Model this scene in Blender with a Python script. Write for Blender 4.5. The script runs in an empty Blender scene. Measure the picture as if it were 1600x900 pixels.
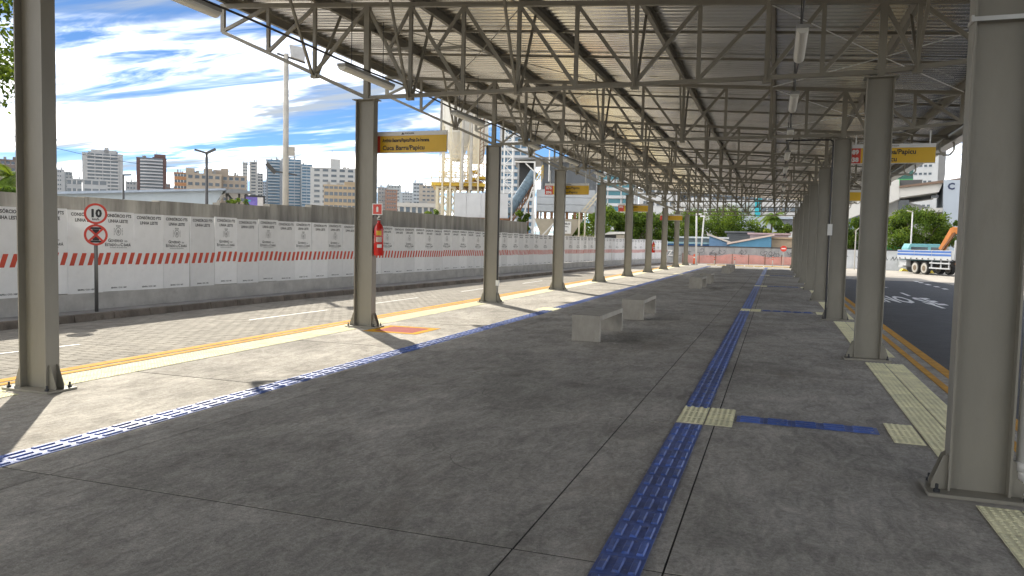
import bpy, bmesh, math, random
import numpy as np
from mathutils import Vector, Matrix

S = bpy.context.scene
C = S.collection
R = math.radians

# ------------------------------------------------------------------ camera
CAM = Vector((0.0, 0.0, 1.6))
FPX, YAW, PITCH, ROLL = 1196.66, 0.3307, -0.0604, 0.0225
_f = Vector((-math.sin(YAW) * math.cos(PITCH), math.cos(YAW) * math.cos(PITCH), math.sin(PITCH)))
_r0 = Vector((math.cos(YAW), math.sin(YAW), 0.0))
_u0 = _r0.cross(_f)
_r = math.cos(ROLL) * _r0 + math.sin(ROLL) * _u0
_u = -math.sin(ROLL) * _r0 + math.cos(ROLL) * _u0
cam = bpy.data.cameras.new('camera')
cam.sensor_width = 36.0
cam.lens = 36.0 * FPX / 1600.0
cam.clip_start = 0.05
cam.clip_end = 6000
camo = bpy.data.objects.new('camera', cam)
C.objects.link(camo)
M3 = Matrix((_r, _u, -_f)).transposed()
camo.matrix_world = Matrix.Translation(CAM) @ M3.to_4x4()
S.camera = camo

# ------------------------------------------------------------------ sun, sky, exposure
SUN_EL, SUN_AZ = 37.8, -42.2           # degrees, azimuth from +Y, negative = to the left
sd = Vector((math.sin(R(SUN_AZ)) * math.cos(R(SUN_EL)), math.cos(R(SUN_AZ)) * math.cos(R(SUN_EL)), math.sin(R(SUN_EL))))
sun = bpy.data.lights.new('sun', 'SUN')
sun.energy = 2.3
sun.angle = R(0.55)
sun.color = (1.0, 0.93, 0.80)
suno = bpy.data.objects.new('sun', sun)
C.objects.link(suno)
suno.rotation_euler = sd.to_track_quat('Z', 'Y').to_euler()

W = bpy.data.worlds.new('World')
S.world = W
W.use_nodes = True
wt = W.node_tree
wt.nodes.clear()
WN = lambda t: wt.nodes.new(t)
wo = WN('ShaderNodeOutputWorld')
bg = WN('ShaderNodeBackground')
bg.inputs['Strength'].default_value = 0.06
sky = WN('ShaderNodeTexSky')
sky.sky_type = 'NISHITA'
sky.sun_disc = False
sky.sun_elevation = R(SUN_EL)
sky.sun_rotation = R(SUN_AZ)
sky.air_density = 0.6
sky.dust_density = 0.0
sky.ozone_density = 4.5


def wmath(op, a, b=None, c=None):
    n = WN('ShaderNodeMath')
    n.operation = op
    for i, v in enumerate((a, b, c)):
        if v is None:
            continue
        if isinstance(v, (int, float)):
            n.inputs[i].default_value = v
        else:
            wt.links.new(v, n.inputs[i])
    return n.outputs[0]


tc = WN('ShaderNodeTexCoord')
sp = WN('ShaderNodeSeparateXYZ')
wt.links.new(tc.outputs['Generated'], sp.inputs[0])
zz = wmath('MAXIMUM', sp.outputs['Z'], 0.0)
den = wmath('ADD', zz, 0.10)
cb = WN('ShaderNodeCombineXYZ')
wt.links.new(wmath('DIVIDE', sp.outputs['X'], den), cb.inputs[0])
wt.links.new(wmath('DIVIDE', sp.outputs['Y'], den), cb.inputs[1])


def wnoise(scale, rot, sx, sy, detail, rough, dist, off=(0, 0, 0)):
    mp = WN('ShaderNodeMapping')
    mp.inputs['Rotation'].default_value = (0, 0, R(rot))
    mp.inputs['Scale'].default_value = (sx, sy, 1)
    mp.inputs['Location'].default_value = off
    wt.links.new(cb.outputs[0], mp.inputs[0])
    n = WN('ShaderNodeTexNoise')
    n.inputs['Scale'].default_value = scale
    n.inputs['Detail'].default_value = detail
    n.inputs['Roughness'].default_value = rough
    n.inputs['Distortion'].default_value = dist
    wt.links.new(mp.outputs[0], n.inputs['Vector'])
    return n.outputs['Fac']


def wramp(v, a, b):
    n = WN('ShaderNodeMapRange')
    n.interpolation_type = 'SMOOTHSTEP'
    n.inputs['From Min'].default_value = a
    n.inputs['From Max'].default_value = b
    wt.links.new(v, n.inputs['Value'])
    return n.outputs[0]


CLR = 34
n1 = wnoise(0.55, CLR, 0.5, 1.35, 6, 0.60, 0.7, (3.1, 1.15, 0))
n2 = wnoise(2.2, CLR + 14, 0.40, 1.9, 5, 0.66, 1.1, (5.0, 2.0, 0))
cov = wmath('ADD', wmath('MULTIPLY', n1, 0.78), wmath('MULTIPLY', n2, 0.22))
fac = wramp(cov, 0.442, 0.585)
lowhaze = wramp(zz, 0.11, 0.0)
fac = wmath('MAXIMUM', fac, wmath('MULTIPLY', lowhaze, 0.35))
shade = wramp(wnoise(1.1, CLR, 0.5, 1.5, 5, 0.62, 0.6, (1.0, 7.0, 0)), 0.44, 0.62)
cmix = WN('ShaderNodeMix')
cmix.data_type = 'RGBA'
cmix.inputs['A'].default_value = (25.0, 24.4, 23.2, 1)
cmix.inputs['B'].default_value = (3.1, 3.4, 3.7, 1)
wt.links.new(shade, cmix.inputs['Factor'])
tone = WN('ShaderNodeMix')
tone.data_type = 'RGBA'
tone.blend_type = 'MULTIPLY'
tone.inputs['Factor'].default_value = 1.0
tone.inputs['B'].default_value = (0.48, 0.57, 0.62, 1)
wt.links.new(sky.outputs[0], tone.inputs['A'])
smix = WN('ShaderNodeMix')
smix.data_type = 'RGBA'
wt.links.new(fac, smix.inputs['Factor'])
wt.links.new(tone.outputs['Result'], smix.inputs['A'])
wt.links.new(cmix.outputs['Result'], smix.inputs['B'])
wt.links.new(smix.outputs['Result'], bg.inputs['Color'])
wt.links.new(bg.outputs[0], wo.inputs[0])

S.view_settings.view_transform = 'Standard'
S.view_settings.look = 'None'
S.view_settings.exposure = 1.72
S.view_settings.gamma = 1.0
S.view_settings.use_curve_mapping = False
S.cycles.use_denoising = True
S.cycles.max_bounces = 8
S.cycles.diffuse_bounces = 4
S.cycles.use_adaptive_sampling = True
S.cycles.adaptive_threshold = 0.02
S.cycles.glossy_bounces = 4
S.cycles.sample_clamp_indirect = 6.0
S.cycles.caustics_reflective = False
S.cycles.caustics_refractive = False


# ------------------------------------------------------------------ pixel helpers (photo 1600x900) for laying things out
def ray(px, py):
    return _f + (px - 800) / FPX * _r - (py - 450) / FPX * _u


def at(px, py, D):
    d = ray(px, py)
    return CAM + d * (D / math.hypot(d.x, d.y))


def gp(px, py, z):
    d = ray(px, py)
    return CAM + d * ((z - CAM.z) / d.z)


ROAD = -0.28
WALK = -0.13

# ------------------------------------------------------------------ materials
MATS = {}


def mat(name, col, rough=0.7, metal=0.0, var=0.12, scale=3.0, bump=0.0, bscale=40.0, streak=None, tint=None,
        objvar=0.0, spec=0.5, coords='Object', dirt=0.0, dirtcol=(0.06, 0.05, 0.04)):
    if name in MATS:
        return MATS[name]
    m = bpy.data.materials.new(name)
    m.use_nodes = True
    t = m.node_tree
    t.nodes.clear()
    N = t.nodes.new
    L = t.links.new
    out = N('ShaderNodeOutputMaterial')
    b = N('ShaderNodeBsdfPrincipled')
    L(b.outputs[0], out.inputs[0])
    b.inputs['Metallic'].default_value = metal
    b.inputs['Roughness'].default_value = rough
    b.inputs['Specular IOR Level'].default_value = spec
    co = N('ShaderNodeTexCoord')
    if coords == 'World':
        geo = N('ShaderNodeNewGeometry')
        vec = geo.outputs['Position']
    else:
        vec = co.outputs['Object']
    mp = N('ShaderNodeMapping')
    L(vec, mp.inputs[0])
    if streak:
        mp.inputs['Scale'].default_value = streak
    n = N('ShaderNodeTexNoise')
    n.inputs['Scale'].default_value = scale
    n.inputs['Detail'].default_value = 4
    n.inputs['Roughness'].default_value = 0.62
    L(mp.outputs[0], n.inputs['Vector'])
    mr = N('ShaderNodeMapRange')
    mr.inputs['From Min'].default_value = 0.3
    mr.inputs['From Max'].default_value = 0.7
    mr.inputs['To Min'].default_value = 1 - var
    mr.inputs['To Max'].default_value = 1 + var
    L(n.outputs['Fac'], mr.inputs['Value'])
    val = mr.outputs[0]
    if objvar:
        oi = N('ShaderNodeObjectInfo')
        m2 = N('ShaderNodeMapRange')
        m2.inputs['To Min'].default_value = 1 - objvar
        m2.inputs['To Max'].default_value = 1 + objvar
        L(oi.outputs['Random'], m2.inputs['Value'])
        mm = N('ShaderNodeMath')
        mm.operation = 'MULTIPLY'
        L(val, mm.inputs[0])
        L(m2.outputs[0], mm.inputs[1])
        val = mm.outputs[0]
    vm = N('ShaderNodeVectorMath')
    vm.operation = 'SCALE'
    vm.inputs[0].default_value = col[:3]
    L(val, vm.inputs['Scale'])
    colout = vm.outputs[0]
    if tint is not None:
        nt = N('ShaderNodeTexNoise')
        nt.inputs['Scale'].default_value = scale * 0.37
        nt.inputs['Detail'].default_value = 3
        L(mp.outputs[0], nt.inputs['Vector'])
        r2 = N('ShaderNodeMapRange')
        r2.inputs['From Min'].default_value = 0.45
        r2.inputs['From Max'].default_value = 0.68
        L(nt.outputs['Fac'], r2.inputs['Value'])
        mx = N('ShaderNodeMix')
        mx.data_type = 'RGBA'
        mx.blend_type = 'MULTIPLY'
        L(r2.outputs[0], mx.inputs['Factor'])
        L(colout, mx.inputs['A'])
        mx.inputs['B'].default_value = (*tint, 1)
        colout = mx.outputs['Result']
    if dirt:
        nd = N('ShaderNodeTexNoise')
        nd.inputs['Scale'].default_value = scale * 2.3
        nd.inputs['Detail'].default_value = 5
        nd.inputs['Roughness'].default_value = 0.7
        L(mp.outputs[0], nd.inputs['Vector'])
        r3 = N('ShaderNodeMapRange')
        r3.inputs['From Min'].default_value = 0.56
        r3.inputs['From Max'].default_value = 0.72
        r3.inputs['To Max'].default_value = dirt
        L(nd.outputs['Fac'], r3.inputs['Value'])
        mx = N('ShaderNodeMix')
        mx.data_type = 'RGBA'
        L(r3.outputs[0], mx.inputs['Factor'])
        L(colout, mx.inputs['A'])
        mx.inputs['B'].default_value = (*dirtcol, 1)
        colout = mx.outputs['Result']
    L(colout, b.inputs['Base Color'])
    if bump:
        nb = N('ShaderNodeTexNoise')
        nb.inputs['Scale'].default_value = bscale
        nb.inputs['Detail'].default_value = 3
        nb.inputs['Roughness'].default_value = 0.65
        L(mp.outputs[0], nb.inputs['Vector'])
        bp = N('ShaderNodeBump')
        bp.inputs['Strength'].default_value = bump
        bp.inputs['Distance'].default_value = 0.02
        L(nb.outputs['Fac'], bp.inputs['Height'])
        L(bp.outputs[0], b.inputs['Normal'])
    MATS[name] = m
    return m


def floor_material():
    m = bpy.data.materials.new('trowelled_concrete')
    m.use_nodes = True
    t = m.node_tree
    t.nodes.clear()
    N, L = t.nodes.new, t.links.new
    out = N('ShaderNodeOutputMaterial')
    b = N('ShaderNodeBsdfPrincipled')
    L(b.outputs[0], out.inputs[0])
    geo = N('ShaderNodeNewGeometry')
    oi = N('ShaderNodeObjectInfo')

    def noise(scale, det, rough, dist=0.0, sc=(1, 1, 1), rot=0.0):
        mp = N('ShaderNodeMapping')
        mp.inputs['Scale'].default_value = sc
        mp.inputs['Rotation'].default_value = (0, 0, rot)
        L(geo.outputs['Position'], mp.inputs[0])
        n = N('ShaderNodeTexNoise')
        n.inputs['Scale'].default_value = scale
        n.inputs['Detail'].default_value = det
        n.inputs['Roughness'].default_value = rough
        n.inputs['Distortion'].default_value = dist
        L(mp.outputs[0], n.inputs['Vector'])
        return n.outputs['Fac']

    def rng(v, a, b_, c, d):
        n = N('ShaderNodeMapRange')
        n.inputs['From Min'].default_value = a
        n.inputs['From Max'].default_value = b_
        n.inputs['To Min'].default_value = c
        n.inputs['To Max'].default_value = d
        L(v, n.inputs['Value'])
        return n.outputs[0]

    def mul(a, b_):
        n = N('ShaderNodeMath')
        n.operation = 'MULTIPLY'
        L(a, n.inputs[0])
        L(b_, n.inputs[1])
        return n.outputs[0]

    big = rng(noise(0.55, 4, 0.6, 0.5), 0.3, 0.7, 0.74, 1.22)
    mid = rng(noise(2.6, 5, 0.68, 0.9, (1, 0.55, 1), 0.5), 0.3, 0.7, 0.80, 1.18)
    swirl = rng(noise(9, 4, 0.7, 1.6, (1, 0.4, 1), -0.6), 0.34, 0.66, 0.80, 1.18)
    grit = rng(noise(34, 4, 0.75, 0.6), 0.34, 0.66, 0.80, 1.20)
    fine = rng(noise(120, 2, 0.6), 0.3, 0.7, 0.88, 1.12)
    slab = rng(oi.outputs['Random'], 0, 1, 0.92, 1.07)
    v = mul(mul(mul(big, mid), mul(swirl, fine)), mul(slab, grit))
    vm = N('ShaderNodeVectorMath')
    vm.operation = 'SCALE'
    vm.inputs[0].default_value = (0.385, 0.362, 0.325)
    L(v, vm.inputs['Scale'])
    st = rng(noise(0.8, 5, 0.7, 0.8), 0.56, 0.74, 0, 0.55)
    mx = N('ShaderNodeMix')
    mx.data_type = 'RGBA'
    L(st, mx.inputs['Factor'])
    L(vm.outputs[0], mx.inputs['A'])
    mx.inputs['B'].default_value = (0.27, 0.235, 0.195, 1)
    # pale scuffs and splashes
    sc = rng(noise(1.7, 6, 0.75, 2.2, (1, 0.35, 1), 0.9), 0.62, 0.72, 0, 0.38)
    mx2 = N('ShaderNodeMix')
    mx2.data_type = 'RGBA'
    L(sc, mx2.inputs['Factor'])
    L(mx.outputs['Result'], mx2.inputs['A'])
    mx2.inputs['B'].default_value = (0.50, 0.475, 0.44, 1)
    # hairline cracks
    vo = N('ShaderNodeTexVoronoi')
    vo.feature = 'DISTANCE_TO_EDGE'
    vo.inputs['Scale'].default_value = 0.42
    mpv = N('ShaderNodeMapping')
    L(geo.outputs['Position'], mpv.inputs[0])
    nv = N('ShaderNodeTexNoise')
    nv.inputs['Scale'].default_value = 1.3
    nv.inputs['Detail'].default_value = 6
    L(geo.outputs['Position'], nv.inputs['Vector'])
    av = N('ShaderNodeMix')
    av.data_type = 'VECTOR'
    av.inputs['Factor'].default_value = 0.35
    L(mpv.outputs[0], av.inputs['A'])
    L(nv.outputs['Color'], av.inputs['B'])
    L(av.outputs['Result'], vo.inputs['Vector'])
    cr = rng(vo.outputs['Distance'], 0.0, 0.0022, 0.5, 0.0)
    crm = mul(cr, rng(noise(0.5, 3, 0.5), 0.56, 0.62, 0, 1))
    mx3 = N('ShaderNodeMix')
    mx3.data_type = 'RGBA'
    L(crm, mx3.inputs['Factor'])
    L(mx2.outputs['Result'], mx3.inputs['A'])
    mx3.inputs['B'].default_value = (0.05, 0.045, 0.04, 1)
    vs = N('ShaderNodeTexVoronoi')
    vs.inputs['Scale'].default_value = 2.1
    L(geo.outputs['Position'], vs.inputs['Vector'])
    sc_ = N('ShaderNodeSeparateColor')
    L(vs.outputs['Color'], sc_.inputs[0])
    spot = mul(rng(vs.outputs['Distance'], 0.035, 0.055, 0.55, 0.0), rng(sc_.outputs[0], 0.72, 0.74, 0, 1))
    mx4 = N('ShaderNodeMix')
    mx4.data_type = 'RGBA'
    L(spot, mx4.inputs['Factor'])
    L(mx3.outputs['Result'], mx4.inputs['A'])
    mx4.inputs['B'].default_value = (0.10, 0.09, 0.08, 1)
    L(mx4.outputs['Result'], b.inputs['Base Color'])
    L(rng(mid, 0.8, 1.18, 0.9, 0.75), b.inputs['Roughness'])
    b.inputs['Specular IOR Level'].default_value = 0.12
    hb = N('ShaderNodeMath')
    hb.operation = 'ADD'
    L(noise(60, 3, 0.7, 0.6), hb.inputs[0])
    L(noise(11, 3, 0.7, 2.0, (1, 0.4, 1), -0.6), hb.inputs[1])
    bp = N('ShaderNodeBump')
    bp.inputs['Strength'].default_value = 0.55
    bp.inputs['Distance'].default_value = 0.012
    L(hb.outputs[0], bp.inputs['Height'])
    L(bp.outputs[0], b.inputs['Normal'])
    return m


CONC_FLOOR = floor_material()
STEEL = mat('beige_painted_steel', (0.245, 0.229, 0.190), 0.45, 0, 0.10, 2.2, 0.05, 60, streak=(1, 1, .35), dirt=0.22, dirtcol=(0.16, 0.135, 0.10), coords='World')
STEEL_T = mat('beige_truss_steel', (0.255, 0.237, 0.195), 0.5, 0, 0.10, 2.0)
GALV = mat('corrugated_galvanised_sheet', (0.90, 0.87, 0.80), 0.25, 1.0, 0.08, 0.6, 0.04, 6, objvar=0.05)
BLUE = mat('blue_tactile_rubber', (0.065, 0.12, 0.37), 0.46, 0, 0.30, 9, 0.2, 60, coords='World', dirt=0.75, dirtcol=(0.27, 0.29, 0.35), objvar=0.2)
YEL = mat('pale_yellow_tactile_concrete', (0.84, 0.80, 0.53), 0.75, 0, 0.14, 7, 0.15, 70, coords='World', dirt=0.25, dirtcol=(0.28, 0.25, 0.17), objvar=0.08)
ORANGE = mat('yellow_kerb_paint', (0.58, 0.31, 0.06), 0.8, 0, 0.18, 6, 0.15, 50, spec=0.1, coords='World', dirt=0.3, dirtcol=(0.30, 0.25, 0.18))
REDPAINT = mat('faded_red_floor_paint', (0.33, 0.085, 0.075), 0.8, 0, 0.2, 7, spec=0.1, coords='World', dirt=0.4, dirtcol=(0.36, 0.31, 0.27))
YPAINT = mat('yellow_floor_paint', (0.56, 0.29, 0.012), 0.8, 0, 0.15, 7, spec=0.1, coords='World', dirt=0.3, dirtcol=(0.36, 0.31, 0.27))
BENCH = mat('cast_concrete', (0.37, 0.345, 0.30), 0.8, 0, 0.18, 5, 0.3, 45, streak=(1, 1, 0.5), dirt=0.18, objvar=0.08)
ASPH = mat('asphalt', (0.062, 0.064, 0.068), 0.85, 0, 0.2, 2.2, 0.5, 120, coords='World', dirt=0.15, dirtcol=(0.13, 0.12, 0.11))
DUST = mat('pale_dusty_ground', (0.36, 0.33, 0.29), 0.9, 0, 0.2, 0.25, 0.3, 30, coords='World', dirt=0.25, dirtcol=(0.22, 0.2, 0.17))
WHITEP = mat('white_road_paint', (0.72, 0.72, 0.70), 0.6, 0, 0.12, 5, coords='World', dirt=0.3, dirtcol=(0.3, 0.29, 0.27))
WALLC = mat('weathered_concrete_wall', (0.34, 0.32, 0.28), 0.9, 0, 0.40, 2.2, 0.4, 25, streak=(1, 1, 0.16), dirt=0.55, dirtcol=(0.085, 0.075, 0.06), coords='World')
PLINTH = mat('painted_plinth', (0.50, 0.48, 0.45), 0.9, 0, 0.18, 2, 0.3, 20, dirt=0.3, dirtcol=(0.25, 0.22, 0.19), coords='World')
KERB = mat('old_kerb_stone', (0.20, 0.17, 0.14), 0.9, 0, 0.35, 2.5, 0.4, 30, dirt=0.5, dirtcol=(0.06, 0.045, 0.035), coords='World')
WALKM = mat('sidewalk_concrete', (0.30, 0.29, 0.27), 0.9, 0, 0.2, 2, 0.3, 30, coords='World')
PANEL = mat('white_hoarding_sheet', (0.86, 0.86, 0.86), 0.5, 0, 0.07, 1.3, 0.12, 2.2, objvar=0.09, dirt=0.16, dirtcol=(0.38, 0.36, 0.33))
BLACK = mat('black_print', (0.025, 0.025, 0.028), 0.6, 0, 0.1)
GREYPRINT = mat('grey_print', (0.46, 0.46, 0.46), 0.6, 0, 0.15, 30)
REDPRINT = mat('red_orange_print', (0.62, 0.075, 0.035), 0.55, 0, 0.1)
WHITE = mat('white_paint', (0.74, 0.74, 0.72), 0.5, 0, 0.05)
LAMPM = mat('frosted_lamp_cover', (0.72, 0.71, 0.66), 0.35, 0, 0.04)
CABLE = mat('black_cable', (0.02, 0.02, 0.022), 0.5, 0, 0.1)
SIGNY = mat('yellow_sign_face', (0.66, 0.40, 0.012), 0.4, 0, 0.04)
SIGNR = mat('red_sign_face', (0.58, 0.05, 0.03), 0.4, 0, 0.04)
SIGNW = mat('white_sign_face', (0.70, 0.70, 0.69), 0.4, 0, 0.04)
EXTR = mat('red_extinguisher_paint', (0.52, 0.018, 0.014), 0.25, 0, 0.04)
STAIN = mat('stainless_strap', (0.62, 0.61, 0.58), 0.3, 0.9, 0.05)
PVC = mat('white_pvc', (0.66, 0.65, 0.63), 0.4, 0, 0.05)
DARK = mat('dark_void', (0.03, 0.032, 0.036), 0.6, 0, 0.15)
GLASS = mat('dark_window_glass', (0.045, 0.06, 0.075), 0.12, 0, 0.1, spec=0.8)
POLE = mat('concrete_pole', (0.42, 0.40, 0.36), 0.85, 0, 0.15, 2)
LAMPOST = mat('dark_lamp_post', (0.06, 0.06, 0.06), 0.5, 0, 0.1)
TYRE = mat('rubber', (0.03, 0.03, 0.03), 0.8, 0, 0.2)


def leafmat(name, col):
    m = mat(name, col, 0.85, 0, 0.40, 0.9, coords='World', spec=0.15)
    t_ = m.node_tree
    b_ = [n for n in t_.nodes if n.type == 'BSDF_PRINCIPLED'][0]
    o_ = [n for n in t_.nodes if n.type == 'OUTPUT_MATERIAL'][0]
    tr_ = t_.nodes.new('ShaderNodeBsdfTranslucent')
    vs_ = t_.nodes.new('ShaderNodeVectorMath')
    vs_.operation = 'MULTIPLY'
    vs_.inputs[1].default_value = (1.5, 1.35, 0.6)
    t_.links.new(b_.inputs['Base Color'].links[0].from_socket, vs_.inputs[0])
    t_.links.new(vs_.outputs[0], tr_.inputs['Color'])
    mx_ = t_.nodes.new('ShaderNodeMixShader')
    mx_.inputs[0].default_value = 0.38
    t_.links.new(b_.outputs[0], mx_.inputs[1])
    t_.links.new(tr_.outputs[0], mx_.inputs[2])
    t_.links.new(mx_.outputs[0], o_.inputs[0])
    return m


LEAVES = [leafmat('leaf_green_a', (0.085, 0.145, 0.026)), leafmat('leaf_green_b', (0.12, 0.18, 0.03)), leafmat('leaf_green_c', (0.05, 0.085, 0.02))]
BARK = mat('bark', (0.11, 0.085, 0.06), 0.9, 0, 0.3, 4, 0.5, 20)


# ------------------------------------------------------------------ mesh helpers
class MB:
    def __init__(self):
        self.v, self.f = [], []

    def add(self, vs, fs):
        o = len(self.v)
        self.v += [tuple(p) for p in vs]
        self.f += [tuple(i + o for i in f) for f in fs]
        return self

    def hexa(self, p):
        return self.add(p, [(0, 3, 2, 1), (4, 5, 6, 7), (0, 1, 5, 4), (1, 2, 6, 5), (2, 3, 7, 6), (3, 0, 4, 7)])

    def box(self, x0, x1, y0, y1, z0, z1):
        return self.hexa([(x0, y0, z0), (x1, y0, z0), (x1, y1, z0), (x0, y1, z0), (x0, y0, z1), (x1, y0, z1), (x1, y1, z1), (x0, y1, z1)])

    def frustum(self, x0, x1, y0, y1, z0, z1, i):
        return self.add([(x0, y0, z0), (x1, y0, z0), (x1, y1, z0), (x0, y1, z0), (x0 + i, y0 + i, z1), (x1 - i, y0 + i, z1), (x1 - i, y1 - i, z1), (x0 + i, y1 - i, z1)],
                        [(4, 5, 6, 7), (0, 1, 5, 4), (1, 2, 6, 5), (2, 3, 7, 6), (3, 0, 4, 7)])

    def bar(self, a, b, w, h=None, up=(0, 0, 1)):
        h = h or w
        a, b = Vector(a), Vector(b)
        d = (b - a).normalized()
        u = Vector(up)
        if abs(d.dot(u)) > 0.98:
            u = Vector((0, 1, 0))
        s = d.cross(u).normalized()
        u = s.cross(d)
        s, u = s * w / 2, u * h / 2
        return self.hexa([a - s - u, a + s - u, b + s - u, b - s - u, a - s + u, a + s + u, b + s + u, b - s + u])

    def tube(self, pts, r, n=8, caps=True):
        pts = [Vector(p) for p in pts]
        rs = r if isinstance(r, (list, tuple)) else [r] * len(pts)
        vs, fs = [], []
        for i, p in enumerate(pts):
            d = (pts[min(i + 1, len(pts) - 1)] - pts[max(i - 1, 0)]).normalized()
            u = Vector((0, 0, 1)) if abs(d.z) < 0.95 else Vector((0, 1, 0))
            s = d.cross(u).normalized()
            u = s.cross(d)
            for k in range(n):
                a = 2 * math.pi * k / n
                vs.append(p + (s * math.cos(a) + u * math.sin(a)) * rs[i])
        for i in range(len(pts) - 1):
            for k in range(n):
                fs.append((i * n + k, i * n + (k + 1) % n, (i + 1) * n + (k + 1) % n, (i + 1) * n + k))
        if caps:
            fs.append(tuple(reversed(range(n))))
            fs.append(tuple((len(pts) - 1) * n + k for k in range(n)))
        return self.add(vs, fs)

    def poly(self, pts, y0, y1, axis='y'):
        """extrude a 2-D outline; axis y: (x,z) outline extruded along y, axis x: (y,z) along x, axis z: (x,y) along z"""
        n = len(pts)
        mk = {'y': lambda p, t: (p[0], t, p[1]), 'x': lambda p, t: (t, p[0], p[1]), 'z': lambda p, t: (p[0], p[1], t)}[axis]
        vs = [mk(p, y0) for p in pts] + [mk(p, y1) for p in pts]
        fs = [tuple(range(n)), tuple(reversed(range(n, 2 * n)))]
        fs += [(i, i + n, (i + 1) % n + n, (i + 1) % n) for i in range(n)]
        return self.add(vs, fs)

    def disc(self, c, r, n=24, axis='y', r0=0.0):
        c = Vector(c)
        e = {'y': (Vector((1, 0, 0)), Vector((0, 0, 1))), 'x': (Vector((0, 1, 0)), Vector((0, 0, 1))), 'z': (Vector((1, 0, 0)), Vector((0, 1, 0)))}[axis]
        ring = lambda q: [c + (e[0] * math.cos(2 * math.pi * k / n) + e[1] * math.sin(2 * math.pi * k / n)) * q for k in range(n)]
        if r0 == 0:
            return self.add(ring(r), [tuple(range(n))])
        return self.add(ring(r) + ring(r0), [(k, (k + 1) % n, (k + 1) % n + n, k + n) for k in range(n)])

    def xf(self, M):
        self.v = [tuple(M @ Vector(p)) for p in self.v]
        return self

    def mesh(self, name):
        me = bpy.data.meshes.new(name)
        me.from_pydata(self.v, [], self.f)
        me.validate(clean_customdata=False)
        bm = bmesh.new()
        bm.from_mesh(me)
        bmesh.ops.recalc_face_normals(bm, faces=bm.faces)
        bm.to_mesh(me)
        bm.free()
        return me

    def build(self, name, material, parent=None, smooth=False, bevel=0.0):
        me = self.mesh(name)
        if bevel:
            bm = bmesh.new()
            bm.from_mesh(me)
            bmesh.ops.bevel(bm, geom=bm.edges[:], offset=bevel, segments=2, affect='EDGES', profile=0.6)
            bm.to_mesh(me)
            bm.free()
        if smooth:
            for p in me.polygons:
                p.use_smooth = True
        me.materials.append(material)
        return link(name, me, parent)


def link(name, me, parent=None):
    o = bpy.data.objects.new(name, me)
    C.objects.link(o)
    if parent is not None:
        o.parent = parent
    return o


def tag(o, label, cat, group=None):
    o['label'] = label
    o['category'] = cat
    if group:
        o['group'] = group
    return o


def struct(o):
    o['kind'] = 'structure'
    return o


def stuff(o, label=None):
    o['kind'] = 'stuff'
    if label:
        o['label'] = label
    return o


def thing(name, label, cat, loc=(0, 0, 0), rz=0.0, group=None):
    o = bpy.data.objects.new(name, None)
    C.objects.link(o)
    o.empty_display_size = 0.2
    o.location = loc
    o.rotation_euler = (0, 0, rz)
    return tag(o, label, cat, group)


CH = {}


def copy_tree(o, parent=None):
    c = o.copy()
    C.objects.link(c)
    c.parent = parent
    for ch in list(o.children):
        copy_tree(ch, c)
    return c


ORD = ['first', 'second', 'third', 'fourth', 'fifth', 'sixth', 'seventh', 'eighth', 'ninth', 'tenth', 'eleventh', 'twelfth', 'thirteenth', 'fourteenth', 'fifteenth', 'sixteenth']

_tx = {}


def text_geo(s, size=1.0, bold=0.0, align='CENTER'):
    k = (s, size, bold, align)
    if k in _tx:
        return _tx[k]
    cu = bpy.data.curves.new('t', 'FONT')
    cu.body = s
    cu.size = size
    cu.align_x = align
    cu.resolution_u = 2
    cu.offset = bold
    o = bpy.data.objects.new('t', cu)
    C.objects.link(o)
    dg = bpy.context.evaluated_depsgraph_get()
    me = bpy.data.meshes.new_from_object(o.evaluated_get(dg))
    r = ([tuple(v.co) for v in me.vertices], [tuple(p.vertices) for p in me.polygons])
    bpy.data.objects.remove(o)
    bpy.data.curves.remove(cu)
    bpy.data.meshes.remove(me)
    _tx[k] = r
    return r


def put_text(mb, s, size, x, z, bold=0.0, align='CENTER', y=0.0, sx=1.0):
    """write text on the plane facing -y"""
    v, f = text_geo(s, size, bold, align)
    mb.add([(x + p[0] * sx, y, z + p[1]) for p in v], f)
    return mb


# ================================================================== GROUND
rng = random.Random(7)
struct(MB().add([(-2500, -400, ROAD - .03), (2500, -400, ROAD - .03), (2500, 4000, ROAD - .03), (-2500, 4000, ROAD - .03)], [(0, 1, 2, 3)]).build('ground', DUST))

# ------------------------------------------------------------------ platform with slabs, tactile tiles and painted edges
PX0, PX1, PY0, PY1 = -7.83, 2.27, -28.4, 66.4
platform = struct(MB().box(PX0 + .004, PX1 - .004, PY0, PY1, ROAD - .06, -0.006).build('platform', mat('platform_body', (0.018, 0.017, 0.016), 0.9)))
xs = [PX0, -4.47, -1.24, -0.46, PX1]
ys = [3.715 + 3.2 * k for k in range(-10, 20)]
ys = [PY0] + [y for y in ys if PY0 + .5 < y < PY1 - .5] + [PY1]
slabmesh = {}
for i in range(4):
    for j in range(len(ys) - 1):
        w, d = xs[i + 1] - xs[i], ys[j + 1] - ys[j]
        k = (i, round(d, 3))
        if k not in slabmesh:
            g = 0.0095
            m = MB()
            m.box(-w / 2 + .0055, w / 2 - .0055, -d / 2 + g, d / 2 - g, -0.03, 0)
            me = m.mesh('floor_slab')
            bm = bmesh.new()
            bm.from_mesh(me)
            bmesh.ops.bevel(bm, geom=[e for e in bm.edges if all(v.co.z > -0.01 for v in e.verts)], offset=0.003, segments=1, affect='EDGES')
            bm.to_mesh(me)
            bm.free()
            me.materials.append(CONC_FLOOR)
            slabmesh[k] = me
        o = link('floor_slab', slabmesh[k], platform)
        o.location = ((xs[i] + xs[i + 1]) / 2, (ys[j] + ys[j + 1]) / 2, rng.uniform(-0.0012, 0.0012))

TS = 0.24


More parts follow.
